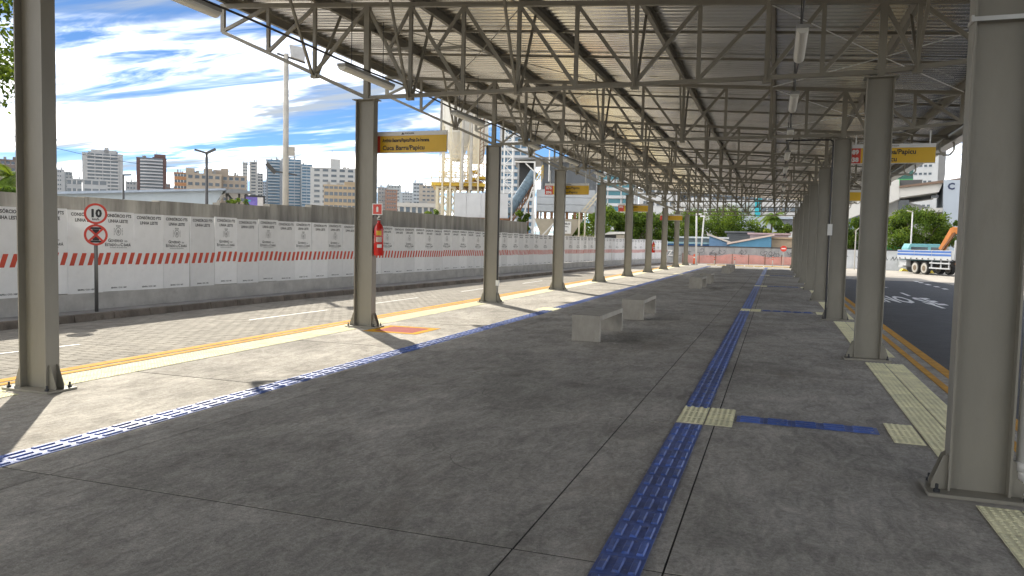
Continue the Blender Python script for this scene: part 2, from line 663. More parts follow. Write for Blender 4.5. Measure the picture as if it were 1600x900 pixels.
def guide_tile_geo(m, cx, cy, rot=0):
    h = TS / 2 - .0015
    m.box(cx - h, cx + h, cy - h, cy + h, 0.0015, 0.006)
    for k in (-1, 0, 1):
        if rot == 0:
            m.frustum(cx + k * .08 - .020, cx + k * .08 + .020, cy - .088, cy + .088, .006, .0165, .006)
        else:
            m.frustum(cx - .112, cx + .112, cy + k * .08 - .017, cy + k * .08 + .017, .006, .0165, .006)


def warn_tile_geo(m, cx, cy, n=5):
    h = TS / 2 - .0015
    m.box(cx - h, cx + h, cy - h, cy + h, 0.0015, 0.006)
    p = TS / n
    for a in range(n):
        for b in range(n):
            x, y = cx - TS / 2 + p * (a + .5), cy - TS / 2 + p * (b + .5)
            m.frustum(x - .014, x + .014, y - .014, y + .014, .006, .0115, .007)


gt = MB()
guide_tile_geo(gt, 0, 0)
GT = gt.mesh('guide_tile')
GT.materials.append(BLUE)
wtm = MB()
warn_tile_geo(wtm, 0, 0)
WT = wtm.mesh('warning_tile')
WT.materials.append(YEL)


def tile(me, name, x, y, rot=0.0):
    o = link(name, me, platform)
    o.location = (x, y, rng.uniform(-0.0006, 0.0006))
    o.rotation_euler = (0, 0, rot + rng.uniform(-0.004, 0.004))
    return o


CROSS = [7.36 + 12.93 * k for k in range(5)]
far_blue, far_yel = MB(), MB()
nb = ny = 0
for (xc, y0, ylim) in ((-0.677, 1.3, 25), (-5.01, 1.3, 21)):
    k = 0
    while True:
        y = y0 + k * TS
        k += 1
        if y > PY1 - 3.2:
            break
        if xc > -1 and any(abs(y - c) < .40 for c in CROSS):
            continue
        if xc < -1 and any(abs(y - c) < .40 for c in (17.66, 43.5)):
            continue
        if y < ylim and nb < 250:
            tile(GT, 'guide_tile', xc, y)
            nb += 1
        else:
            guide_tile_geo(far_blue, xc, y)
for n_, c in enumerate(CROSS):
    for b in range(3):
        yy = c + (b - 1) * .252
        for xx in (-0.677, -0.427, 1.115):
            if n_ < 2:
                tile(WT, 'warning_tile', xx, yy)
                ny += 1
            else:
                warn_tile_geo(far_yel, xx, yy, 3)
    x = -0.285 + TS / 2
    while x < 1.0 - TS / 2 + .03:
        if n_ < 2:
            tile(GT, 'guide_tile', x, c, R(90))
            nb += 1
        else:
            guide_tile_geo(far_blue, x, c, 1)
        x += TS
for c in (17.66, 43.5):
    for b in range(3):
        for xx in (-5.25, -5.01):
            warn_tile_geo(far_yel, xx, c + (b - 1) * .252, 4)
for side, (xa, xb) in (('l', (-7.31, -7.06)), ('r', (1.375, 1.625))):
    k = 0
    while True:
        y = 0.9 + k * .246
        k += 1
        if y > PY1 - .6:
            break
        # the columns stand through the tile strip
        near_col = False
        for i in range(-1, 10):
            yc = 5.70 + 6.4653 * i
            if abs(y - yc) < .36:
                near_col = True
        for q, xx in enumerate((xa, xb)):
            if near_col and ((side == 'l' and q == 1) or (side == 'r')):
                continue
            if (side == 'r' and y < 17 or side == 'l' and 4 < y < 19) and ny < 296:
                tile(WT, 'warning_tile', xx, y)
                ny += 1
            else:
                warn_tile_geo(far_yel, xx, y, 4 if y < 26 else 2)
stuff(far_blue.build('guide_tile', BLUE, platform))
stuff(far_yel.build('warning_tile', YEL, platform))
for nm, a, b in (('edge_line', -7.60, -7.50), ('edge_line', -7.815, -7.66), ('edge_line', 1.89, 1.985), ('edge_line', 2.115, 2.255)):
    MB().box(a, b, PY0 + .2, PY1 - .1, .001, .0045).build(nm, ORANGE, platform)
# painted square under the extinguisher
q = [(-6.72, 11.72), (-5.66, 11.58), (-5.72, 12.62), (-6.60, 12.66)]
q = [(-6.70, 11.62), (-5.68, 11.62), (-5.68, 12.62), (-6.70, 12.62)]
fm = MB()
for (x0, x1, y0, y1) in ((-6.7, -5.68, 11.62, 11.76), (-6.7, -5.68, 12.48, 12.62), (-6.7, -6.56, 11.76, 12.48), (-5.82, -5.68, 11.76, 12.48)):
    fm.box(x0, x1, y0, y1, .001, .0048)
fm.build('floor_marking_border', YPAINT, platform)
MB().box(-6.557, -5.823, 11.763, 12.477, .001, .0042).build('floor_marking_field', REDPAINT, platform)

# ------------------------------------------------------------------ paver road on the left, asphalt on the right
pav = MB()
stuffmesh = bpy.data.meshes.new('pavers')


def make_pavers():
    L, Wd, g = 0.24, 0.20, 0.006
    xs0, xs1, y0, y1 = -14.1, -7.83, 3.0, 47.0
    cols = int((xs1 - xs0) / L)
    rows = int((y1 - y0) / Wd)
    r_ = np.random.RandomState(3)
    J, I = np.meshgrid(np.arange(rows), np.arange(cols), indexing='ij')
    cx = xs0 + (I + 0.5 + 0.5 * (J % 2)) * L
    cy = y0 + (J + .5) * Wd
    cx, cy = cx.ravel(), cy.ravel()
    keep = cx < xs1 - L * .45
    cx, cy = cx[keep], cy[keep]
    n = len(cx)
    dz = r_.uniform(-.0015, .001, n)
    hx, hy, c = L / 2 - g / 2, Wd / 2 - g / 2, 0.004
    off = np.array([(-hx, -hy, -.02), (hx, -hy, -.02), (hx, hy, -.02), (-hx, hy, -.02), (-hx + c, -hy + c, 0), (hx - c, -hy + c, 0), (hx - c, hy - c, 0), (-hx + c, hy - c, 0)])
    V = np.zeros((n, 8, 3))
    V[:, :, 0] = cx[:, None] + off[None, :, 0]
    V[:, :, 1] = cy[:, None] + off[None, :, 1]
    V[:, :, 2] = ROAD + off[None, :, 2] + dz[:, None]
    tl = r_.uniform(-.0012, .0012, (n, 1))
    V[:, 4:, 2] += tl * np.sign(off[None, 4:, 0])
    F = np.array([(4, 5, 6, 7), (0, 1, 5, 4), (1, 2, 6, 5), (2, 3, 7, 6), (3, 0, 4, 7)])
    FF = (F[None] + 8 * np.arange(n)[:, None, None]).reshape(-1, 4)
    me = stuffmesh
    me.vertices.add(n * 8)
    me.vertices.foreach_set('co', V.ravel())
    me.loops.add(len(FF) * 4)
    me.loops.foreach_set('vertex_index', FF.ravel())
    me.polygons.add(len(FF))
    me.polygons.foreach_set('loop_start', np.arange(len(FF)) * 4)
    me.update(calc_edges=True)
    me.polygons.foreach_set('use_smooth', np.zeros(len(FF), dtype=bool))
    a = me.attributes.new('tone', 'FLOAT', 'POINT')
    tone = np.repeat(r_.uniform(0, 1, n), 8)
    a.data.foreach_set('value', tone)


make_pavers()
pm = mat('concrete_pavers', (0.255, 0.235, 0.20), 0.9, 0, 0.16, 1.1, 0.3, 60, coords='World', dirt=0.25, dirtcol=(0.17, 0.14, 0.11))
t = pm.node_tree
_bs = [n for n in t.nodes if n.type == 'BSDF_PRINCIPLED'][0]
_src = _bs.inputs['Base Color'].links[0].from_socket
an = t.nodes.new('ShaderNodeAttribute')
an.attribute_name = 'tone'
mrr = t.nodes.new('ShaderNodeMapRange')
mrr.inputs['To Min'].default_value = 0.88
mrr.inputs['To Max'].default_value = 1.08
t.links.new(an.outputs['Fac'], mrr.inputs['Value'])
vsc = t.nodes.new('ShaderNodeVectorMath')
vsc.operation = 'SCALE'
t.links.new(_src, vsc.inputs[0])
t.links.new(mrr.outputs[0], vsc.inputs['Scale'])
t.links.new(vsc.outputs[0], _bs.inputs['Base Color'])
stuffmesh.materials.append(pm)
prm = mat('paver_joint_sand', (0.17, 0.15, 0.125), 0.95, 0, 0.2, 6, coords='World')
proad = struct(MB().box(-14.1, PX0, -40, 47.0, ROAD - .05, ROAD - .012).build('paver_road', prm))
pv = link('paver', stuffmesh, proad)
stuff(pv)
far_road = struct(MB().box(-14.1, PX0, 47.0, 80, ROAD - .05, ROAD).build('paver_road', mat('far_pavers', (0.36, 0.325, 0.275), 0.9, 0, 0.2, 3.5, coords='World')))
for (a, b, w) in (((-11.15, 8.0), (-10.95, 9.7), .06), ((-11.05, 14.2), (-10.95, 17.2), .06), ((-10.95, 19.4), (-10.9, 22.4), .06), ((-10.9, 26), (-10.9, 29), .06), ((-10.8, 33), (-10.8, 36), .06)):
    MB().hexa([(a[0] - w / 2, a[1], ROAD), (a[0] + w / 2, a[1], ROAD), (b[0] + w / 2, b[1], ROAD), (b[0] - w / 2, b[1], ROAD),
               (a[0] - w / 2, a[1], ROAD + .006), (a[0] + w / 2, a[1], ROAD + .006), (b[0] + w / 2, b[1], ROAD + .006), (b[0] - w / 2, b[1], ROAD + .006)]).build('lane_dash', WHITEP, proad)

aroad = struct(MB().box(PX1, 10.6, -40, 52.5, ROAD - .05, ROAD).build('asphalt_road', ASPH))


def on_road(name, px0, py0, px1, py1, w):
    a, b = gp(px0, py0, ROAD), gp(px1, py1, ROAD)
    d = (b - a).normalized()
    s = Vector((-d.y, d.x, 0)) * w / 2
    m = MB().add([p + Vector((0, 0, .005)) for p in (a - s, a + s, b + s, b - s)], [(0, 1, 2, 3)])
    return m.build(name, WHITEP, aroad)


on_road('lane_dash', 1408, 457.5, 1421, 462.5, .13)
on_road('lane_dash', 1454, 475, 1475, 482, .13)
on_road('lane_dash', 1381, 448.5, 1386, 449.5, .13)
for (a, b, c, d) in ((1429, 439, 1434, 440.5), (1437, 441, 1441, 442.3), (1447, 444, 1453, 445.6), (1461, 447.5, 1466, 448.8), (1474, 451, 1479, 452.3)):
    on_road('edge_dash', a, b, c, d, .22)
# road lettering, tall characters painted across the lane
tm = MB()
v, f = text_geo('INO', 1.0, 0.03, 'LEFT')
A = gp(1380, 470.5, ROAD)
tm.add([(A.x - .1 + p[0] * .66, A.y - .4 + p[1] * 5.6, ROAD + .005) for p in v], f)
v, f = text_geo('SE', 1.0, 0.03, 'LEFT')
B_ = gp(1448, 475, ROAD)
tm.add([(B_.x + p[0] * .66, B_.y - .2 + p[1] * 5.6, ROAD + .005) for p in v], f)
tm.build('road_lettering', WHITEP, aroad)

# ------------------------------------------------------------------ sidewalk, kerb, plinth and hoarding on the left
FX = lambda y: float(np.interp(y, [0, 8, 16, 25, 36, 47.5, 62, 72.3, 80], [-14.6, -14.52, -14.4, -14.25, -14.0, -13.7, -13.0, -11.8, -10.6]))
KX = lambda y: FX(y) + float(np.interp(y, [0, 12, 18, 22, 26, 33, 45, 80], [.75, .75, .74, .86, 1.08, 1.32, 1.4, 1.1]))
sw = MB()
yy = np.linspace(-20, 80, 51)
for a, b in zip(yy[:-1], yy[1:]):
    sw.hexa([(FX(a) - .1, a, ROAD - .1), (KX(a) - .12, a, ROAD - .1), (KX(b) - .12, b, ROAD - .1), (FX(b) - .1, b, ROAD - .1),
             (FX(a) - .1, a, WALK), (KX(a) - .12, a, WALK), (KX(b) - .12, b, WALK), (FX(b) - .1, b, WALK)])
sidewalk = struct(sw.build('sidewalk', WALKM))
y = -2.0
while y < 79:
    a, b = y + .012, min(y + 1.0, 79.9) - .012
    m = MB()
    j = rng.uniform(-.012, .012)
    m.hexa([(KX(a) - .115, a, ROAD - .1), (KX(a) + .05, a, ROAD - .1), (KX(b) + .05, b, ROAD - .1), (KX(b) - .115, b, ROAD - .1),
            (KX(a) - .115, a, WALK + .006 + j * .3), (KX(a) + .005 + j, a, WALK + .004), (KX(b) + .005 + j, b, WALK + .004), (KX(b) - .115, b, WALK + .006 + j * .3)])
    m.build('kerb_stone', KERB, sidewalk, bevel=.012)
    y += 1.0
# drain strip (paler) beside kerb is left to the paving
wallo = thing('low_plinth_wall', 'low rough white plinth wall under the hoarding beside the sidewalk', 'wall', (FX(30), 30, WALK))
m = MB()
for a, b in zip(yy[:-1], yy[1:]):
    m.hexa([(FX(a) - .14, a, ROAD), (FX(a) + .03, a, ROAD), (FX(b) + .03, b, ROAD), (FX(b) - .14, b, ROAD),
            (FX(a) - .14, a, .245), (FX(a) + .03, a, .245), (FX(b) + .03, b, .245), (FX(b) - .14, b, .245)])
m.xf(Matrix.Translation((-FX(30), -30, -WALK))).build('wall', PLINTH, wallo)

cw = thing('concrete_wall', 'tall stained grey concrete wall rising behind the white hoarding', 'wall', (FX(20) - .5, 20, ROAD))
y = -2.0
k = 0
while y < 42.5:
    a, b = y + .006, y + 2.2 - .006
    zt = float(np.interp((a + b) / 2, [0, 12, 16, 20, 24, 40], [2.36, 2.38, 2.42, 2.55, 2.72, 2.78]))
    m = MB()
    xo = rng.uniform(-.006, .006)
    m.hexa([(FX(a) - .75 + xo, a, ROAD), (FX(a) - .5 + xo, a, ROAD), (FX(b) - .5 + xo, b, ROAD), (FX(b) - .75 + xo, b, ROAD),
            (FX(a) - .75 + xo, a, zt), (FX(a) - .5 + xo, a, zt), (FX(b) - .5 + xo, b, zt), (FX(b) - .75 + xo, b, zt)])
    m.xf(Matrix.Translation((-FX(20) + .5, -20, -ROAD))).build('wall_panel', WALLC, cw)
    y += 2.2
    k += 1

# hoarding
hoard = thing('site_hoarding', 'white printed site hoarding with red slanted stripes along the sidewalk', 'fence', (FX(30), 30, 0))
PW, PZ0, PZ1 = 0.90, 0.25, 2.08


def panel_meshes():
    sheet = MB().box(-PW / 2 + .005, PW / 2 - .005, -.012, .012, PZ0, PZ1).mesh('panel')
    sheet.materials.append(PANEL)
    st = MB()
    for k in range(1):
        x = -PW / 2 + .035
        st.add([(x, -.0145, .87), (x + .115, -.0145, .87), (x + .21, -.0145, 1.14), (x + .095, -.0145, 1.14)], [(0, 1, 2, 3)])
    stm = st.mesh('stripe')
    stm.materials.append(REDPRINT)
    plain, full, emb, foot, head2, sub, gov = [MB() for _ in range(7)]
    put_text(foot, 'SEINFRA / CCO / ABC', .045, 0, .315, .0015, y=-.0145)
    for mb in (plain,):
        put_text(mb, 'CONSÓRCIO FTS', .098, 0, 1.955, .003, y=-.0145, sx=.96)
        put_text(head2, 'LINHA LESTE', .098, 0, 1.832, .003, y=-.0145, sx=.96)
    put_text(gov, 'G', .105, -.245, 1.385, .002, y=-.0145)
    put_text(gov, 'OVERNO', .082, -.045, 1.385, .002, y=-.0145)
    put_text(gov, 'DO', .052, .21, 1.385, .001, y=-.0145)
    put_text(full, 'E', .105, -.345, 1.290, .002, y=-.0145)
    put_text(full, 'STADO', .082, -.185, 1.290, .002, y=-.0145)
    put_text(full, 'DO', .052, .005, 1.290, .001, y=-.0145)
    put_text(full, 'C', .105, .09, 1.290, .002, y=-.0145)
    put_text(full, 'EARÁ', .082, .245, 1.290, .002, y=-.0145)
    put_text(sub, 'Secretaria da Infraestrutura', .042, 0, 1.245, .0, y=-.0145)
    # pale grey coat of arms: shield, inner field, crown of battlements, side sprays
    n = 22
    outl = [(.085 * math.cos(a) * (1 if math.sin(a) > 0 else .92), 1.63 + .10 * math.sin(a)) for a in [2 * math.pi * i / n for i in range(n)]]
    inl = [(x * .74, 1.63 + (z - 1.63) * .76) for x, z in outl]
    emb.add([(x, -.0145, z) for x, z in outl] + [(x, -.0145, z) for x, z in inl], [(i, (i + 1) % n, (i + 1) % n + n, i + n) for i in range(n)])
    emb.add([(x * .45, -.0145, 1.625 + (z - 1.63) * .5) for x, z in outl], [tuple(range(n))])
    for i in (-1, 0, 1):
        emb.add([(i * .045 - .017, -.0145, 1.735), (i * .045 + .017, -.0145, 1.735), (i * .045 + .02, -.0145, 1.775), (i * .045 - .02, -.0145, 1.775)], [(0, 1, 2, 3)])
    for s in (-1, 1):
        for i in range(5):
            z = 1.54 + i * .035
            emb.add([(s * .10, -.0145, z), (s * .135, -.0145, z + .018), (s * .10, -.0145, z + .03)], [(0, 1, 2)])
    pm_, fm_, em_ = plain.mesh('heading_lettering'), full.mesh('crest_lettering'), emb.mesh('emblem')
    gv_ = gov.mesh('crest_lettering')
    gv_.materials.append(BLACK)
    sb_ = sub.mesh('crest_lettering')
    sb_.materials.append(BLACK)
    h2_ = head2.mesh('heading_lettering')
    h2_.materials.append(BLACK)
    ft_ = foot.mesh('footer_lettering')
    ft_.materials.append(BLACK)
    pm_.materials.append(BLACK)
    fm_.materials.append(BLACK)
    em_.materials.append(GREYPRINT)
    return sheet, stm, pm_, fm_, em_, ft_, h2_, sb_, gv_


SH, STM, PLT, FLT, EMB, FTL, HD2, SUB, GOV = panel_meshes()
y = 8.0 - .9 * 10
k = 0
while y < 79:
    a = Vector((FX(y), y, 0))
    d = Vector((FX(y + .5) - FX(y - .5), 1.0, 0)).normalized()
    b = a + d * PW
    c = (a + b) / 2
    p = link('panel', SH, hoard)
    # local +x runs along the fence with the printed side (-y local) facing the road
    rz = math.atan2(d.y, d.x)
    p.location = (c.x - FX(30) + rng.uniform(-.014, .014), c.y - 30, rng.uniform(-.018, .014))
    p.rotation_euler = (rng.uniform(-.008, .008), rng.uniform(-.006, .006), rz + rng.uniform(-.02, .02))
    link('heading_lettering', PLT, p)
    link('heading_lettering', HD2, p)
    link('footer_lettering', FTL, p)
    if k % 2 == 0:
        link('crest_lettering', FLT, p)
        link('crest_lettering', SUB, p)
        link('crest_lettering', GOV, p)
        link('emblem', EMB, p)
    for q_ in range(4):
        o = link('stripe', STM, p)
        o.location = (q_ * PW / 4, 0, 0)
    y = b.y
    k += 1

# ================================================================== CANOPY
SP, Y1 = 6.4653, 5.7016
XL, XR = -6.98, 1.31
ztop = lambda x: 5.12 - 0.0706 * (x - 1.3)


def zbot(x):
    if x < XL:
        return 4.09 + (5.44 - 4.09) * (XL - x) / (XL + 10.08)
    if x > XR:
        return 4.13 + (4.42 - 4.13) * (x - XR) / (4.5 - XR)
    return 4.09 + .04 * (x - XL) / (XR - XL)


ND = [-10.08, -9.06, -8.06, -6.98, -6.13, -5.14, -4.15, -3.17, -2.21, -1.24, -0.24, 0.52, 1.31, 1.77, 2.70, 3.60, 4.50]
PUR = [-10.06, -8.06, -6.13, -4.15, -2.21, -0.24, 1.77, 3.60, 4.48]


def make_column():
    root = thing('steel_column', '', 'column', group='steel columns of the canopy')
    H, hx, hy, tf = 4.04, .18, .078, .014
    MB().box(-hx + tf, hx - tf, -.005, .005, .028, H).build('web', STEEL, root)
    for s in (-1, 1):
        MB().box(min(s * hx, s * (hx - tf)), max(s * hx, s * (hx - tf)), -hy, hy, .028, H).build('flange', STEEL, root)
    MB().box(-.31, .31, -.17, .17, .004, .028).build('base_plate', STEEL, root, bevel=.003)
    MB().box(-.225, .225, -.12, .12, H, H + .016).build('cap_plate', STEEL, root)
    for s in (-1, 1):
        for yv in (-.045, .045):
            m = MB()
            x0, x1 = s * (hx + .001), s * (hx + .095)
            m.poly([(x0, .029), (x1, .029), (x1, .07), (x0 + s * .028, .25), (x0, .27)], yv - .004, yv + .004)
            m.build('gusset', STEEL, root)
    for sx in (-1, 1):
        for sy in (-1, 1):
            m = MB()
            m.tube([(sx * .255, sy * .13, .028), (sx * .255, sy * .13, .048)], .020, 6)
            m.tube([(sx * .255, sy * .13, .048), (sx * .255, sy * .13, .082)], .010, 6)
            m.build('anchor_bolt', DARK, root)
    g = MB().frustum(-.37, .37, -.23, .23, .0, .0038, .02)
    g.build('grout_pad', mat('grout', (0.30, 0.28, 0.25), 0.9), root)
    return root


proto = make_column()
cols = []
for i in range(-1, 10):
    for side, x in (('l', XL), ('r', XR)):
        o = proto if not cols else copy_tree(proto)
        cols.append(o)
        o.location = (x, Y1 + SP * i, 0)
        road = 'row beside the paver road and white hoarding' if side == 'l' else 'row beside the dark asphalt road'
        o['label'] = f'{ORD[i]} beige steel I-column from the camera in the {road}' if i >= 0 else f'steel I-column out of view, {ORD[-i - 1]} behind the camera in the {road}'


def make_truss():
    root = thing('roof_truss', '', 'truss', group='trusses across the canopy')
    a, b = ND[0], ND[-1]
    MB().bar((a - .04, 0, ztop(a - .04)), (b + .04, 0, ztop(b + .04)), .075, .075).build('top_chord', STEEL_T, root)
    for x0, x1 in ((a, XL), (XL, XR), (XR, b)):
        MB().bar((x0, 0, zbot(x0)), (x1, 0, zbot(x1)), .065, .062).build('bottom_chord', STEEL_T, root)
    for i, x in enumerate(ND):
        if i in (3, 12):
            MB().bar((x, 0, 4.06), (x, 0, ztop(x) - .03), .10, .09).build('post', STEEL_T, root)
        elif i == len(ND) - 1:
            continue
        else:
            MB().bar((x, 0, zbot(x)), (x, 0, ztop(x) - .03), .062 if i else .085, .055).build('post', STEEL_T, root)

    def dg(i, up, j, w=.058):
        # bottom of i to top of j when up, else top of i to bottom of j
        p = (ND[i], 0, zbot(ND[i]) + .02) if up else (ND[i], 0, ztop(ND[i]) - .02)
        q_ = (ND[j], 0, ztop(ND[j]) - .02) if up else (ND[j], 0, zbot(ND[j]) + .02)
        MB().bar(p, q_, w, w * .85, up=(0, 1, 0)).build('diagonal', STEEL_T, root)

    for i in (0, 1, 2):
        dg(i, True, i + 1)
    for i in (3, 4, 5, 6, 7):
        dg(i, False, i + 1)
    for i in (8, 9, 10, 11):
        dg(i, True, i + 1)
    for i in (12, 13, 14):
        dg(i, False, i + 1)
    for i in (3, 4):
        # short secondary struts
        x0, x1 = ND[i], ND[i + 1]
        mx, mz = x0 + (x1 - x0) * .5, (ztop(x0) + zbot(x1)) / 2
        MB().bar((x1, 0, ztop(x1) - .03), (mx, 0, mz), .05, .045, up=(0, 1, 0)).build('diagonal', STEEL_T, root)
        MB().bar((x1, 0, mz + .0), (mx, 0, mz), .045, .045).build('strut', STEEL_T, root)
    for x in PUR[1:7]:
        for s in (-1, 1):
            MB().bar((x + .02 * s, s * .03, zbot(x) - .05), (x, s * .86, ztop(x) + .05), .04, .04).build('fly_brace', STEEL_T, root)
        MB().box(x - .06, x + .06, -.05, .05, zbot(x) - .075, zbot(x) - .03).build('gusset_plate', STEEL_T, root)
    # octagonal gutter hanger at the low end
    m = MB()
    cx, cz, rr = 4.52, 4.60, .25
    pts = [(cx + rr * math.cos(R(22.5 + 45 * k)) * .8, cz + rr * math.sin(R(22.5 + 45 * k))) for k in range(8)]
    for k in range(8):
        m.bar((pts[k][0], 0, pts[k][1]), (pts[(k + 1) % 8][0], 0, pts[(k + 1) % 8][1]), .045, .05, up=(0, 1, 0))
    m.build('gutter_hanger', STEEL_T, root)
    return root


tp = make_truss()
for i in range(-1, 10):
    o = tp if i == -1 else copy_tree(tp)
    o.location = (0, Y1 + SP * i, 0)
    o['label'] = f'open-web roof truss out of view, {ORD[-i - 1]} behind the camera' if i < 0 else f'open-web beige roof truss over the {ORD[i]} pair of columns from the camera'

canopy = thing('canopy_roof', 'long corrugated metal canopy roof on purlins over the bus platform', 'roof', (-3, 28, 5.4))
OFF = Matrix.Translation((3, -28, -5.4))
CY0, CY1 = -27.5, 64.35
for x in PUR:
    m = MB()
    z = ztop(x) + .045
    m.box(x - .004, x + .004, CY0, CY1, z, z + .19)
    m.box(x, x + .07, CY0, CY1, z, z + .006)
    m.box(x, x + .07, CY0, CY1, z + .184, z + .19)
    m.xf(OFF).build('purlin', STEEL_T, canopy)
for i in range(-5, 9):
    for fr in (.34, .66):
        yv = Y1 + SP * i + SP * fr
        MB().bar((PUR[0], yv, ztop(PUR[0]) + .13), (PUR[-1], yv, ztop(PUR[-1]) + .13), .04, .045).xf(OFF).build('sag_bar', STEEL_T, canopy)
    ya, yb = Y1 + SP * i + .1, Y1 + SP * (i + 1) - .1
    for (xa, xb) in ((-0.24, 3.6), (-8.06, -4.15)):
        for (p, q_) in ((xa, xb), (xb, xa)):
            m = MB().tube([(p, ya, ztop(p) + .0), ((p + q_) / 2, (ya + yb) / 2, ztop((p + q_) / 2) - .03), (q_, yb, ztop(q_) + .0)], .009, 5)
            m.xf(OFF).build('bracing_rod', STEEL_T if xa < -5 else WHITE, canopy)
# corrugated sheets: ribs run down the slope (x), profile repeats along y
SHW, PIT = 1.0, 0.2


def sheet_mesh():
    prof = []
    for k in range(5):
        o_ = k * PIT
        prof += [(o_, 0), (o_ + .075, 0), (o_ + .105, .045), (o_ + .17, .045)]
    prof.append((SHW + .0, 0))
    prof.append((SHW + .05, .002))
    a, b = PUR[0] - .16, PUR[-1] + .25
    vs, fs = [], []
    n = len(prof)
    for x in (a, b):
        z = ztop(x) + .2365
        vs += [(x + 3, p[0], z + p[1] - 5.4) for p in prof]
    fs = [(i, i + 1, i + 1 + n, i + n) for i in range(n - 1)]
    m = MB().add(vs, fs)
    me = m.mesh('roof_sheet')
    me.materials.append(GALV)
    return me


RS = sheet_mesh()
y = CY0
while y < CY1 - .5:
    o = link('roof_sheet', RS, canopy)
    o.location = (0, y - 28, rng.uniform(0, .0015))
    y += SHW
# gutter along the low edge
m = MB()
gx, gz = PUR[-1] + .12, ztop(PUR[-1]) + .02
m.box(gx, gx + .30, CY0, CY1, gz - .18, gz - .172)
m.box(gx + .294, gx + .30, CY0, CY1, gz - .17, gz + .06)
m.box(gx, gx + .006, CY0, CY1, gz - .17, gz + .06)
m.xf(OFF).build('gutter', STAIN, canopy)


# tube lights
def make_light():
    root = thing('tube_light', '', 'light', group='tube lights hung under the canopy')
    MB().box(-.075, .075, 0, 1.62, -.01, .035).build('housing', mat('grey_lamp_housing', (0.34, 0.34, 0.33), 0.5), root, bevel=.006)
    m = MB()
    n = 8
    pts = [(.07 * math.cos(math.pi + math.pi * k / n), -.011 + .062 * math.sin(math.pi + math.pi * k / n)) for k in range(n + 1)]
    m.poly(pts, .02, 1.60)
    m.build('diffuser', LAMPM, root)
    for yv in (.3, 1.32):
        MB().tube([(0, yv, .035), (0, yv, 1.0)], .006, 5).build('hanger', CABLE, root)
    return root


lp = make_light()
first = True
for side, x, y0, per, n in (('l', -6.35, 5.95, 4.32, 13), ('r', 0.19, 5.65, 4.2, 13)):
    for k in range(n):
        o = lp if first else copy_tree(lp)
        first = False
        o.location = (x, y0 + per * k + rng.uniform(-.05, .05), 4.22 + rng.uniform(-.012, .012))
        o.rotation_euler = (0, 0, rng.uniform(-.012, .012))
        o['label'] = f'{ORD[k]} tube light from the camera in the ' + ('row above the sunlit platform edge' if side == 'l' else 'row above the blue guide strip')
m = MB()
pts = []
for k in range(-1, 60):
    pts.append((-6.35 + .02 * math.sin(k), 4.2 + k * 1.0, 4.30 + .015 * math.cos(k * 1.45)))
m.tube(pts, .016, 5)
tag(m.build('power_cable', CABLE), 'black power cable strung along the left row of tube lights', 'cable')
m = MB()
m.tube([(0.19 + .02 * math.sin(k * 1.7), 3 + k * 1.0, 4.29 + .03 * math.cos(k * 1.5)) for k in range(54)], .012, 5)
tag(m.build('power_cable', CABLE), 'black power cable joining the right row of tube lights', 'cable')


# benches
def make_bench():
    root = thing('concrete_bench', '', 'bench', group='concrete benches on the platform')
    MB().box(-.235, .235, 0, 1.85, .345, .425).build('seat', BENCH, root, bevel=.006)
    for y in (0, 1.77):
        MB().box(-.235, .235, y, y + .08, 0, .3445).build('leg', BENCH, root, bevel=.004)
    return root


bp_ = make_bench()
BL = ['nearest concrete bench, a slab on two end plates', 'second concrete bench, just behind the nearest one', 'front concrete bench of the middle pair', 'rear concrete bench of the middle pair',
      'front concrete bench of the farthest pair', 'rearmost concrete bench near the platform end']
for i, (x, y) in enumerate(((-2.89, 12.17), (-2.84, 16.2), (-2.80, 29.2), (-2.80, 33.4), (-2.78, 47.0), (-2.78, 51.2))):
    o = bp_ if i == 0 else copy_tree(bp_)
    o.location = (x, y, 0.001)
    o.rotation_euler = (0, 0, rng.uniform(-.02, .02))
    o['label'] = BL[i]


# route signs
def route_sign(x0, x1, y, z0, z1, nums, lines, label, rod_to, ends=None):
    root = thing('route_sign', label, 'sign', ((x0 + x1) / 2, y, z0), group='yellow route signs under the canopy')
    w, h = x1 - x0, z1 - z0
    MB().box(-w / 2, w / 2, -.015, .015, 0, h).build('board', SIGNW, root, bevel=.003)
    hd = h * .80
    MB().box(-w / 2 + .29, w / 2 - .004, -.019, -.016, .012, hd).build('yellow_field', SIGNY, root)
    MB().box(-w / 2 + .004, -w / 2 + .287, -.019, -.016, .012, hd).build('red_field', SIGNR, root)
    for k, s in enumerate(lines):
        if not s:
            continue
        lt = MB()
        if ends:
            put_text(lt, s, .150, ends[k] - (x0 + x1) / 2, hd * (.60 if k == 0 else .14), .004, 'RIGHT', -.021, .92)
        else:
            sz = .088 if len(s) > 30 else .112
            put_text(lt, s, sz, -w / 2 + .335, hd * (.64 if k == 0 else .18), .003, 'LEFT', -.021, min(1.0, (w - .40) / (len(s) * sz * .56)))
        lt.build('lettering', BLACK, root)
    lg = MB()
    put_text(lg, 'FORTALEZA', .034, .07, h * .87, .001, y=-.0175)
    lg.add([(-.09, -.0175, h * .85), (-.03, -.0175, h * .85), (-.06, -.0175, h * .96)], [(0, 1, 2)])
    lg.build('city_logo', BLACK, root)
    if nums:
        for k, s in enumerate(nums):
            nm = MB()
            put_text(nm, s, .135, -w / 2 + .145, hd * (.62 if k == 0 else .13), .006, 'CENTER', -.021)
            nm.build('route_number', WHITE, root)
    for xx in (-w / 2 + .18, w / 2 - .12):
        MB().tube([(xx, 0, h), (xx, 0, rod_to - z0)], .014, 6).build('hanger_rod', WHITE, root)
    return root


